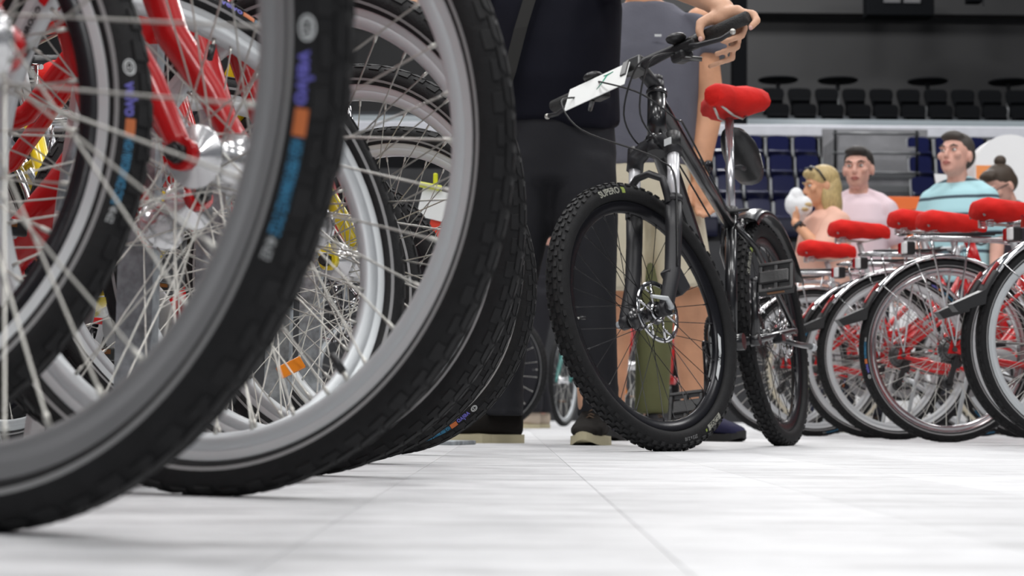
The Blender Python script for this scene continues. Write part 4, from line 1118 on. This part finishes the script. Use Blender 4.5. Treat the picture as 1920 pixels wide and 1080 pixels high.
def hand_relaxed(mb, w, d, s=1.):
    """hand hanging from wrist w along direction d"""
    d = d.normalized(); side = d.cross(V((0, 1, 0))).normalized(); n = d.cross(side)
    mb.chain([(w, .024 * s), (w + d * .05 * s, .026 * s), (w + d * .085 * s, .024 * s)])
    for k in range(4):
        o = w + d * .085 * s + side * ((k - 1.5) * .017 * s); L = (.055, .066, .062, .048)[k] * s
        mb.chain([(o, .0105 * s), (o + d * L * .5 + n * .012 * s, .0095 * s), (o + d * L * .85 + n * .034 * s, .008 * s)], 10)
    o = w + d * .03 * s + side * -.024 * s
    mb.chain([(o, .012 * s), (o + d * .03 * s - side * .018 * s + n * .012 * s, .0105 * s), (o + d * .062 * s - side * .018 * s + n * .022 * s, .009 * s)], 10)
def shoe_mesh(heel, toe, w=.048, sole_m=None, upper_m=None, z=0., lift=0.):
    """one shoe between heel and toe points on the ground; returns (sole, upper, laces)"""
    heel = V(heel); toe = V(toe); f = (toe - heel); L = f.length; f.normalize(); sd = f.cross(V((0, 0, 1))).normalized(); up = sd.cross(f).normalized()
    M = Matrix((f, sd, up)).transposed()
    sole = MB(); out = []
    for k in range(28):
        a = 2 * PI * k / 28; x = math.cos(a); y = math.sin(a)
        ww = w * (.80 if x < -.2 else 1.0) * (1 - .12 * math.cos(a * 2))
        out.append((L / 2 + x * (L / 2 + .012), ww * y * 1.02))
    vs = [heel + M @ V((a, b_, .0 + (.012 * max(0, (a / L - .8) / .2) ** 2))) for a, b_ in out] + [heel + M @ V((a, b_ * .98, .026 + (.010 * max(0, (a / L - .8) / .2) ** 2))) for a, b_ in out]
    n = 28; sole.add(vs, [tuple(range(n)), tuple(reversed(range(n, 2 * n)))] + [(i, i + n, (i + 1) % n + n, (i + 1) % n) for i in range(n)], 0, False)
    up_ = MB(); rings = []
    for u, ww, h in ((.0, .55, .075), (.04, .74, .092), (.18, .80, .10), (.34, .82, .098), (.48, .88, .078), (.62, .96, .058), (.78, .94, .046), (.92, .72, .034), (1.0, .35, .02)):
        rings.append((heel + M @ V((u * L, 0, .020 + h / 2)), h / 2, w * ww, 0, M @ Matrix(((0, 0, 1), (0, 1, 0), (1, 0, 0))).to_3x3()))
    up_.loft(rings, 18, power=2.4)
    lac = MB()
    for u, h in ((.40, .104), (.47, .094), (.54, .083), (.60, .076)):
        lac.tube([heel + M @ V((u * L - .01, -.026, h - .006)), heel + M @ V((u * L + .006, 0, h + .008)), heel + M @ V((u * L - .01, .026, h - .006))], .003, 6)
    return sole, up_, lac
def add_shoe(root, name, heel, toe, um, som, w=.048, label=None):
    s, u, l = shoe_mesh(heel, toe, w)
    o = link(name, blob(u, .006, 3, um, name), root)
    link('sole', s.mesh('sole', som), o); link('shoe_lace', l.mesh('shoe_lace', cloth('lace_brown', (.10, .07, .05))), o)
    return o
def person_root(label, loc, group=None):
    r = tag(empty('person', T(loc)), label, 'person', group); return r
def rel(r, *pts): return [V(p) - r.location for p in pts]

# ---- the man in black holding the mountain bike (joints in hall coordinates, drawn relative to his feet)
O = V((.115, 5.8, 0)); P = lambda x, y, z: V((x * .967, y - .2, z * .977)) - O
man = person_root('man in black t-shirt and dark trousers holding the mountain bike', O)
# grip of the bar he holds
GW = MMW @ MS_
def barp(s, y, dx=0, dz=0): return GW @ (MHB + V((-.032 - (.012 if y > .25 else 0) + dx, s * y, .009 + dz))) - O
g0 = barp(1, .215); g1 = barp(1, .340); e1 = (g1 - g0).normalized()
tocam = (V((0, 0, CAMZ)) - O - g0); tocam.z = 0; tocam = (tocam - e1 * tocam.dot(e1)).normalized()
upv = e1.cross(tocam).normalized(); upv = upv if upv.z > 0 else -upv
def G(a, u, c): return g0 + e1 * a + upv * u + tocam * c          # along the grip, above it, toward the lens
body = MB()
Hd = P(.10, 5.96, 1.70)
head_volume(body, Hd, Matrix.Rotation(R_(-20), 3, 'Z'))
body.chain([(P(.10, 5.99, 1.60), .055), (P(.11, 6.0, 1.48), .062)])
body.loft([(P(.12, 6.0, .92), .15, .10), (P(.12, 6.0, 1.10), .155, .105), (P(.12, 6.0, 1.30), .18, .11), (P(.12, 6.0, 1.44), .17, .09), (P(.12, 6.0, 1.50), .08, .06)])
# legs
body.chain([(P(.03, 6.0, .92), .085), (P(.005, 5.98, .52), .052), (P(-.022, 6.03, .12), .036)]); body.chain([(P(.21, 6.0, .92), .085), (P(.24, 5.93, .52), .058), (P(.245, 5.90, .12), .040)])
# right arm (picture left), forearm level
body.chain([(P(-.05, 6.0, 1.45), .058), (P(-.22, 5.90, 1.345), .050), (P(-.28, 5.86, 1.325), .048), (P(-.46, 5.78, 1.33), .034)]); hand_relaxed(body, P(-.47, 5.775, 1.33), V((-1, -.5, .05)))
# left arm reaching to the grip
wr = G(.045, .055, -.045)
body.chain([(P(.30, 5.93, 1.46), .058), (P(.355, 5.66, 1.45), .050), (wr + V((-.13, .20, .125)), .044), (wr + V((-.03, .05, .035)), .031), (wr, .029)])
# palm lies on top and behind the grip, thumb drops in front of the inner end, fingers curl below
body.chain([(wr, .028), (G(.050, .036, -.030), .026), (G(.085, .030, -.028), .022)]); body.chain([(G(.040, .030, -.022), .022), (G(.075, .026, -.030), .021), (G(.100, .020, -.030), .016)])
body.chain([(G(.020, .040, -.018), .018), (G(.000, .034, .012), .0135), (G(-.004, .012, .027), .0115), (G(-.001, -.008, .029), .0095)], 12)     # thumb
for a, r, ln in ((.108, .0105, 0), (.084, .0090, 1), (.062, .0090, 1), (.040, .0084, 1)):
    if ln == 0:
        body.chain([(G(.094, .026, -.026), .014), (G(.130, .010, -.027), .0115), (G(.142, -.012, -.012), .0105), (G(.134, -.026, .012), .0092)], 12)
    else:
        q_ = (.084 - a) / .022 * .0225; body.chain([(G(a, .022, -.034), r * 1.2), (G(a + .008, -.012 - q_ * .5, -.036), r * 1.05), (G(a + .006, -.034 - q_, -.012), r), (G(a - .014, -.037 - q_, .014), r * .92), (G(a - .036 - q_ * .25, -.035 - q_ * 1.05, .020), r * .85)], 12)
bo = link('body', blob(body, .0052, 4, SK1, 'body'), man)
face_parts(bo, Hd, Matrix.Rotation(R_(-20), 3, 'Z'), 1., mat('dark_hair', (.03, .022, .018), .6), None)
link('hair', short_hair(Hd, Matrix.Rotation(R_(-20), 3, 'Z'), 1., .01, mat('dark_hair', (.03, .022, .018), .6)), man)
nm = mat('finger_nail', (.70, .42, .36), .3)
link('finger_nail', MB().ell(G(-.001, -.010, .0375), (.006, .003, .007)).mesh('finger_nail', nm), bo); link('finger_nail', MB().ell(G(.135, -.030, .0205), (.005, .003, .006)).mesh('finger_nail', nm), bo)
M_NAVYT = cloth('black_navy_jersey', (.0052, .0057, .0115), bump=.6, bscale=6)
sh = MB()
sh.loft([(P(.125, 6.0, .985), .205, .135), (P(.125, 6.0, 1.02), .205, .14), (P(.12, 5.99, 1.12), .205, .150), (P(.12, 5.99, 1.24), .21, .150), (P(.12, 5.99, 1.36), .215, .135), (P(.12, 6.0, 1.46), .19, .105), (P(.12, 6.0, 1.525), .085, .07)], 28)
sh.chain([(P(-.045, 6.0, 1.455), .082), (P(-.19, 5.93, 1.41), .075)]); sh.chain([(P(.29, 5.94, 1.46), .082), (P(.34, 5.76, 1.462), .075)])
# hem hangs lower over the left hip
sh.loft([(P(.20, 5.98, .965), .10, .115), (P(.20, 5.98, 1.05), .115, .135)], 20)
link('t_shirt', blob(sh, .012, 4, M_NAVYT, 't_shirt'), man)
M_TROU = cloth('charcoal_trouser_cloth', (.020, .0205, .024), bump=.9, bscale=7)
tr = MB()
tr.loft([(P(.12, 6.0, .80), .19, .13), (P(.125, 6.0, .90), .195, .135), (P(.125, 6.0, 1.02), .185, .125)], 24)
tr.loft([(P(-.022, 6.03, .085), .055, .075), (P(-.022, 6.02, .16), .053, .072), (P(.002, 6.0, .45), .066, .080), (P(.030, 6.0, .70), .092, .105), (P(.045, 6.0, .88), .11, .125)], 20)
tr.loft([(P(.268, 5.92, .10), .062, .080), (P(.268, 5.92, .16), .060, .078), (P(.240, 5.94, .45), .080, .088), (P(.225, 5.97, .70), .102, .115), (P(.205, 6.0, .88), .115, .13)], 20)
for k in range(3):
    for cx, cy in ((-.022, 6.03), (.268, 5.92)): tr.loft([(P(cx, cy, .085 + k * .035), .064 - k * .002, .082), (P(cx, cy, .10 + k * .035), .064, .080)], 16)
link('trousers', blob(tr, .012, 3, M_TROU, 'trousers'), man)
M_SUEDE = cloth('brown_black_suede', (.012, .010, .0085), bump=.25, bscale=60); M_SOLE = mat('cream_sole', (.50, .45, .30), .7, var=.1); 
add_shoe(man, 'shoe', P(.032, 6.07, 0), P(-.245, 5.98, 0), M_SUEDE, M_SOLE, .050); add_shoe(man, 'shoe', P(.275, 5.98, 0), P(.215, 5.71, 0), M_SUEDE, M_SOLE, .052)
# shoulder strap of his bag and the bag behind the hip
mb = MB(); pts = [P(.10, 5.86, 1.50), P(.055, 5.835, 1.38), P(.02, 5.83, 1.26), P(-.015, 5.84, 1.12), P(-.05, 5.86, 1.02)]
vs = []
for p_ in pts: vs += [p_ + V((-.020, 0, -.004)), p_ + V((.020, 0, .004)), p_ + V((.020, -.004, .004)), p_ + V((-.020, -.004, -.004))]
mb.add(vs, [(i * 4 + k, i * 4 + (k + 1) % 4, (i + 1) * 4 + (k + 1) % 4, (i + 1) * 4 + k) for i in range(len(pts) - 1) for k in range(4)] + [(0, 1, 2, 3), (16, 19, 18, 17)], 0, False)
bag = tag(empty('shoulder_bag', T(O)), 'black shoulder bag strap and pouch worn by the man in black', 'bag')
link('strap', mb.mesh('strap', mat('webbing', (.016, .016, .015), .8)), bag)
mb = MB(); mb.box(P(-.10, 5.93, .99), (.10, .10, .18), bev=.02); link('pouch', mb.mesh('pouch', mat('webbing', (.016, .016, .015), .8)), bag)

# ---- the man in grey t-shirt and beige shorts
O = V((.47, 6.75, 0)); P = lambda x, y, z: V((x, y, z if z < .93 else .93 + (z - .93) * 1.13)) - O
gm = person_root('man in grey t-shirt and beige shorts with a wristwatch, behind the mountain bike', O)
Hd = P(.43, 6.68, 1.68); body = MB(); Mh = Matrix.Rotation(R_(10), 3, 'Z')
head_volume(body, Hd, Mh); body.chain([(P(.44, 6.71, 1.58), .054), (P(.46, 6.73, 1.46), .062)])
body.loft([(P(.47, 6.75, .90), .15, .10), (P(.47, 6.75, 1.2), .16, .105), (P(.47, 6.75, 1.42), .165, .09), (P(.47, 6.75, 1.48), .08, .06)])
body.chain([(P(.38, 6.75, .88), .085), (P(.36, 6.73, .50), .058), (P(.36, 6.78, .36), .062), (P(.36, 6.80, .10), .040)])
body.chain([(P(.57, 6.75, .88), .085), (P(.625, 6.72, .50), .060), (P(.635, 6.77, .36), .064), (P(.645, 6.78, .10), .042)])
body.chain([(P(.30, 6.75, 1.42), .055), (P(.24, 6.78, 1.15), .044), (P(.25, 6.72, .90), .030)]); hand_relaxed(body, P(.25, 6.715, .89), V((0, -.2, -1)))
body.chain([(P(.66, 6.75, 1.42), .056), (P(.690, 6.76, 1.17), .057), (P(.683, 6.74, 1.11), .053), (P(.662, 6.70, .99), .040), (P(.655, 6.68, .935), .034)]); hand_relaxed(body, P(.655, 6.675, .925), V((.10, -.15, -1)), 1.1)
bo = link('body', blob(body, .007, 4, SK3, 'body'), gm)
hm = mat('brown_hair', (.05, .032, .02), .6); face_parts(bo, Hd, Mh, 1., hm, None); link('hair', short_hair(Hd, Mh, 1., .01, hm), gm)
M_GREYT = cloth('slate_grey_jersey', (.135, .136, .165), bump=.7, bscale=8)
sh = MB()
sh.loft([(P(.475, 6.75, .955), .180, .125), (P(.475, 6.75, 1.0), .182, .13), (P(.475, 6.74, 1.15), .178, .135), (P(.475, 6.74, 1.32), .190, .125), (P(.475, 6.75, 1.42), .175, .10), (P(.47, 6.74, 1.475), .095, .075)], 28)
sh.loft([(P(.690, 6.755, 1.315), .072, .074), (P(.682, 6.755, 1.35), .076, .080), (P(.655, 6.75, 1.41), .078, .085), (P(.60, 6.75, 1.44), .07, .08)], 20); sh.loft([(P(.265, 6.77, 1.22), .066, .07), (P(.285, 6.76, 1.32), .072, .078), (P(.31, 6.75, 1.40), .076, .085), (P(.36, 6.75, 1.44), .07, .08)], 20)
to = link('t_shirt', blob(sh, .011, 4, M_GREYT, 't_shirt'), gm)
link('chest_logo', MB().box(P(.500, 6.606, 1.352), (.024, .004, .008)).mesh('chest_logo', M_LETW), to)
M_BEIGE = cloth('beige_twill', (.66, .60, .46), bump=.5, bscale=10, var=.08)
tr = MB(); tr.loft([(P(.475, 6.75, .80), .175, .13), (P(.475, 6.75, .90), .178, .13), (P(.475, 6.75, .98), .168, .12)], 24)
tr.loft([(P(.365, 6.74, .52), .100, .115), (P(.375, 6.74, .65), .102, .12), (P(.395, 6.75, .86), .10, .125)], 20); tr.loft([(P(.615, 6.73, .535), .098, .115), (P(.595, 6.74, .65), .102, .12), (P(.56, 6.75, .86), .105, .125)], 20)
link('shorts', blob(tr, .011, 3, M_BEIGE, 'shorts'), gm)
M_NAVSH = cloth('navy_sneaker', (.022, .022, .055), bump=.2, bscale=50)
add_shoe(gm, 'shoe', P(.625, 6.84, 0), P(.795, 6.60, 0), M_NAVSH, mat('black_sole', (.02, .02, .02), .6), .05); add_shoe(gm, 'shoe', P(.37, 6.86, 0), P(.34, 6.58, 0), M_NAVSH, mat('black_sole', (.02, .02, .02), .6), .05)
wt = tag(empty('wristwatch', T(O)), 'black wristwatch on the arm of the man in grey', 'watch')
wc = P(.654, 6.69, .955); wd = (P(.655, 6.70, .98) - P(.652, 6.68, .93)).normalized()
Mw_ = wd.to_track_quat('Z', 'Y').to_matrix()
mb = MB(); mb.lathe([(.036, -.012), (.0395, -.012), (.0395, .012), (.036, .012)], 28, axis='Z', M=T(wc) @ Mw_.to_4x4()); link('strap', mb.mesh('strap', mat('watch_strap', (.02, .02, .022), .5)), wt)
mb = MB(); mb.lathe([(0, -.006), (.019, -.006), (.021, .0), (.019, .007), (0, .008)], 24, axis='Z', closed=False, M=T(wc + V((.028, -.030, 0))) @ V((.7, -.72, 0)).to_track_quat('Z', 'Y').to_matrix().to_4x4()); link('watch_case', mb.mesh('watch_case', mat('watch_case', (.03, .03, .035), .15, .6)), wt)

# ---- generic standing figure for the people further away
def figure(label, loc, yaw, H, skin, top_m, leg_m, shoe_m, hair_m, head_rot=(0, 0, 0), girth=1., arms=None, sleeve=.5, hair='short', voxel=.009, stride=0., legskin=False, head_dx=(0, 0, 0), shoes=True, shorts=False, torso_m=None, belly=0.):
    k = H / 1.75; hs = k * 1.13
    r = tag(empty('person', T(loc) @ Matrix.Rotation(yaw, 4, 'Z')), label, 'person')
    q = lambda x, y, z: V((x, y, z)) * k
    Mh = Euler([R_(a) for a in head_rot]).to_matrix(); Hd = q(head_dx[0], -.03 + head_dx[1], 1.625 + head_dx[2])
    g = girth
    body = MB(); head_volume(body, Hd, Mh, hs); body.chain([(Hd + Mh @ q(0, .02, -.06), .056 * k), (q(0, .0, 1.45), .066 * k)])
    body.loft([(q(0, 0, .90), .14 * k, .10 * k), (q(0, 0, 1.2), .15 * k, .10 * k), (q(0, 0, 1.40), .16 * k, .09 * k), (q(0, 0, 1.47), .075 * k, .06 * k)])
    A = {'L': [q(.175, 0, 1.385), q(.235, .02, 1.13), q(.245, -.05, .89)], 'R': [q(-.175, 0, 1.385), q(-.235, .02, 1.13), q(-.245, -.05, .89)]}
    if arms:
        for s_, v_ in arms.items(): A[s_] = [q(*p_) for p_ in v_]
    for s_ in 'LR':
        a_, b_, c_ = A[s_][:3]; body.chain([(a_, .052 * k), (b_, .042 * k), (b_.lerp(c_, .3), .041 * k), (c_, .029 * k)])
        if not (arms and s_ in arms and len(arms[s_]) > 3): hand_relaxed(body, c_, (c_ - b_), k)
        else:
            d_ = (q(*arms[s_][3]) - c_).normalized(); hand_relaxed(body, c_, d_, k)
    for s_ in (-1, 1):
        body.chain([(q(s_ * .080, 0, .89), .062 * k), (q(s_ * .10, -.01 - s_ * stride * .5, .49), .055 * k), (q(s_ * .10, .03 - s_ * stride, .10), .038 * k)])
    bo = link('body', blob(body, voxel * .7, 9, skin, 'body'), r)
    face_parts(bo, Hd, Mh, hs, hair_m, None)
    sh = MB()
    for s_ in (-1, 1): sh.chain([(q(s_ * .05, .012, 1.475), .040 * k), (q(s_ * .12, .01, 1.425), .060 * k), (q(s_ * .17, .01, 1.37), .070 * k * g)])
    sh.loft([(q(0, 0, .88), .17 * k * g, .125 * k * g), (q(0, -belly * .5, 1.0), .172 * k * g, (.13 + belly * .5) * k * g), (q(0, -belly * .5, 1.15), .172 * k * g, (.132 + belly * .5) * k * g), (q(0, -.005, 1.30), .182 * k * g, .125 * k * g), (q(0, 0, 1.41), .165 * k * g, .095 * k * g), (q(0, .005, 1.475), .075 * k, .068 * k)], 26)
    for s_ in 'LR':
        a_, b_, c_ = A[s_][:3]; e_ = a_.lerp(b_, sleeve + .25); sh.chain([(a_ * .97 + V((0, 0, a_.z * .022)), .066 * k * g), (a_.lerp(b_, .35), .070 * k * g), (e_, .066 * k * g)])
    link('top', blob(sh, voxel, 4, top_m, 'top'), r)
    tr = MB(); tr.loft([(q(0, 0, .80), .165 * k, .125 * k), (q(0, 0, .97), .160 * k, .12 * k)], 22)
    for s_ in (-1, 1):
        if shorts: tr.loft([(q(s_ * .10, -.01 - s_ * stride * .4, .50), .088 * k, .095 * k), (q(s_ * .09, 0, .86), .098 * k, .115 * k)], 18)
        else: tr.loft([(q(s_ * .10, .03 - s_ * stride, .10), .072 * k, .080 * k), (q(s_ * .10, -.01 - s_ * stride * .5, .48), .080 * k, .085 * k), (q(s_ * .09, 0, .86), .098 * k, .115 * k)], 18)
    link('trousers', blob(tr, voxel, 3, leg_m, 'trousers'), r)
    if shoes:
        for s_ in (-1, 1): add_shoe(r, 'shoe', q(s_ * .10, .09 - s_ * stride, 0), q(s_ * .115, -.17 - s_ * stride, 0), shoe_m, M_SOLE, .046 * k)
    if hair == 'short': link('hair', short_hair(Hd, Mh, hs, voxel * .9, hair_m), r)
    return r, Hd, Mh, hs
SH_D = cloth('dark_sneaker', (.03, .03, .035))
# legs in olive trousers behind the man in grey
figure('person in olive trousers and slate shirt standing behind the man in grey shorts', (.485, 7.75, 0), R_(15), 1.66, SK2, cloth('slate_blue_shirt', (.06, .075, .11)), cloth('olive_cotton', (.13, .135, .065), bump=.5), SH_D, hm, girth=.82, voxel=.014,
       arms={'L': [(.15, 0, 1.37), (.14, .02, 1.20), (.06, .0, 1.12)], 'R': [(-.15, 0, 1.37), (-.14, .02, 1.20), (-.06, .0, 1.12)]})
# passer-by far behind with beige shoes
figure('walker in dark clothes with beige shoes far behind the man in black', (.13, 12.2, 0), R_(-60), 1.75, SK4, cloth('black_top', (.02, .02, .024)), cloth('black_jeans', (.018, .018, .022)), cloth('beige_shoe', (.48, .40, .32), bump=.1), hm, voxel=.016, stride=.10, girth=.9,
       arms={'L': [(.15, 0, 1.37), (.14, .02, 1.20), (.06, .0, 1.12)], 'R': [(-.15, 0, 1.37), (-.14, .02, 1.20), (-.06, .0, 1.12)]})
# boy in the pale pink t-shirt
c = at(1604, 318, 11.6)
figure('dark-haired boy in a pale pink t-shirt', (c.x + .02, 11.6, 0), R_(-18), 1.66 * (c.z / 1.545), SK4, cloth('pale_pink_jersey', (.78, .63, .68), bump=.25, bscale=5, var=.05), cloth('dark_shorts', (.03, .03, .04)), SH_D, mat('near_black_hair', (.022, .017, .014), .6), head_rot=(0, 0, -4), girth=1.05, sleeve=.45)
# man in the striped polo
def stripe_mat():
    m = mat('striped_polo_base', (.40, .66, .72), .85, bump=.3, bscale=7)
    nt = m.node_tree; b_ = nt.nodes['Principled BSDF']
    tc = nt.nodes.new('ShaderNodeTexCoord'); sp_ = nt.nodes.new('ShaderNodeSeparateXYZ'); nt.links.new(tc.outputs['Object'], sp_.inputs[0])
    mm = nt.nodes.new('ShaderNodeMath'); mm.operation = 'MULTIPLY'; mm.inputs[1].default_value = 1 / .105; nt.links.new(sp_.outputs['Z'], mm.inputs[0])
    fr = nt.nodes.new('ShaderNodeMath'); fr.operation = 'FRACT'; nt.links.new(mm.outputs[0], fr.inputs[0])
    rp = nt.nodes.new('ShaderNodeValToRGB'); rp.color_ramp.interpolation = 'CONSTANT'; e = rp.color_ramp.elements
    e[0].color = (.42, .68, .73, 1); e[1].position = .82; e[1].color = (.055, .085, .11, 1)
    nt.links.new(fr.outputs[0], rp.inputs[0]); nt.links.new(rp.outputs[0], b_.inputs['Base Color'])
    return m
c = at(1790, 292, 11.0)
pr, Hd, Mh, k = figure('man in a pale blue striped polo looking up to the left', (c.x + .03, 11.05, 0), R_(-38), 1.78 * (c.z / 1.655), SK4, stripe_mat(), cloth('dark_shorts', (.03, .03, .04)), SH_D, mat('grey_brown_hair', (.055, .045, .038), .6), head_rot=(-10, 0, -4), girth=1.12, sleeve=.5)
k = k / 1.13
mb = MB(); pts = [(V((.078 * math.cos(a), .068 * math.sin(a) * .95, 1.452 + .02 * math.sin(a))) * k) for a in [2 * PI * j / 24 for j in range(24)]]
mb.tube(pts, .016, 8, closed=True); mb.tube([V((0, -.075, 1.43)) * k, V((0, -.105, 1.34)) * k], .016, 8); link('collar', mb.mesh('collar', cloth('dark_collar', (.025, .03, .04))), pr)
# blonde woman eating
c = at(1527, 352, 11.2); kk = c.z / 1.44 
pr, Hd, Mh, k = figure('blonde woman in a salmon top holding a white wrapped snack', (c.x + .06, 11.2, 0), R_(-72), 1.60 * kk * .97, SK3, cloth('salmon_blouse', (.76, .46, .36), bump=.3, bscale=5, var=.06), cloth('dark_jeans', (.025, .028, .05)), SH_D, mat('blonde_hair', (.46, .34, .15), .5, var=.3, vscale=30, stretch=(6, 6, 1)), head_rot=(6, 0, -6), girth=1.25, sleeve=.62, hair='none', belly=.03,
    arms={'L': [(.17, 0, 1.39), (.27, -.16, 1.17), (.11, -.27, 1.37), (.07, -.24, 1.47)], 'R': [(-.17, 0, 1.39), (-.20, -.02, 1.12), (-.18, -.22, 1.02)]})
hb_ = MAT_BL = mat('blonde_hair', (.46, .34, .15), .5)
mb = MB()
def he(p, r): mb.ell(Hd + Mh @ (V(p) * k), tuple(a * k for a in r), Mh, 18, 12)
he((0, .022, .050), (.086, .100, .085)); he((0, .06, -.01), (.088, .066, .10)); he((.06, .035, -.08), (.036, .062, .11)); he((-.06, .035, -.08), (.036, .062, .11)); he((0, .075, -.09), (.075, .045, .11)); he((0, -.05, .085), (.06, .05, .032))
link('hair', blob(mb, .009, 3, hb_, 'hair'), pr)
mb = MB(); mb.tube([Hd + Mh @ (V((-.088, .0, .03)) * k), Hd + Mh @ (V((-.075, -.03, .095)) * k), Hd + Mh @ (V((0, -.045, .128)) * k), Hd + Mh @ (V((.075, -.03, .095)) * k), Hd + Mh @ (V((.088, .0, .03)) * k)], .006 * k, 8)
for s_ in (-1, 1): mb.ell(Hd + Mh @ (V((s_ * .035, -.065, .110)) * k), (.026 * k, .010 * k, .018 * k), Mh)
link('sunglasses', mb.mesh('sunglasses', mat('dark_lens', (.02, .02, .022), .1)), pr)
# the snack in her raised hand
pw = pr.matrix_world; k = k / 1.13
sn = tag(empty('wrapped_snack', pw @ T(V((.055, -.225, 1.485)) * k)), 'snack in white paper held to the blonde woman’s mouth', 'food')
mb = MB(); mb.ell((0, 0, 0), (.062, .055, .080)); mb.ell((.0, -.01, .05), (.045, .045, .060)); mb.ell((-.01, .01, -.05), (.045, .045, .045)); mb.ell((.02, .03, .0), (.05, .05, .06)); mb.ell((0, -.04, .01), (.04, .04, .06))
link('paper_wrap', blob(mb, .007, 1, mat('white_paper', (.82, .83, .84), .7, bump=.8, bscale=30), 'paper_wrap'), sn)
mb = MB(); mb.ell((.052, .035, .005), (.022, .030, .018)); mb.ell((.050, .02, -.02), (.020, .028, .016)); link('bread', mb.mesh('bread', mat('bread_crust', (.55, .40, .20), .8, bump=.5, bscale=60)), sn)
wt = tag(empty('wristwatch', pw), 'dark smart watch on the blonde woman’s raised wrist', 'watch')
a_ = V((.11, -.27, 1.37)) * k; d_ = (V((.11, -.27, 1.37)) - V((.27, -.16, 1.17))).normalized()
mb = MB(); mb.lathe([(.032 * k, -.012), (.037 * k, -.012), (.037 * k, .012), (.032 * k, .012)], 24, axis='Z', M=T(a_ - d_ * .03) @ d_.to_track_quat('Z', 'Y').to_matrix().to_4x4()); link('strap', mb.mesh('strap', mat('watch_strap', (.02, .02, .022), .5)), wt)
mb = MB(); mb.box(a_ - d_ * .03 + V((.030, .010, -.012)), (.016, .036, .036), bev=.005); link('watch_case', mb.mesh('watch_case', mat('watch_case', (.03, .03, .035), .15, .6)), wt)
# woman with the bun
c = at(1886, 350, 11.45)
pr, Hd, Mh, k = figure('dark-haired woman with a hair bun and glasses looking down', (c.x + .04, 11.5, 0), R_(-62), 1.75 * c.z / 1.60, SK4, cloth('dark_blouse', (.05, .04, .05)), cloth('dark_shorts', (.03, .03, .04)), SH_D, mat('brown_hair', (.05, .032, .02), .6), head_rot=(28, 0, 0), hair='short', head_dx=(0, -.06, -.03))
mb = MB(); mb.ell(Hd + Mh @ (V((0, .075, .135)) * k), (.036 * k, .034 * k, .034 * k)); link('hair_bun', mb.mesh('hair_bun', mat('brown_hair', (.05, .032, .02), .6)), pr)
mb = MB(); mb.lathe([(.022 * k, -.006), (.03 * k, -.006), (.03 * k, .006), (.022 * k, .006)], 18, axis='Z', M=T(Hd + Mh @ (V((0, .062, .112)) * k))); link('hair_tie', mb.mesh('hair_tie', mat('coral_tie', (.75, .25, .16), .7)), pr)
mb = MB()
for s_ in (-1, 1): mb.tube([Hd + Mh @ (V((s_ * .08, .0, .015)) * k), Hd + Mh @ (V((s_ * .060, -.085, .015)) * k), Hd + Mh @ (V((0, -.100, .015)) * k)], .0035 * k, 6)
link('glasses', mb.mesh('glasses', mat('dark_lens', (.02, .02, .022), .1)), pr)
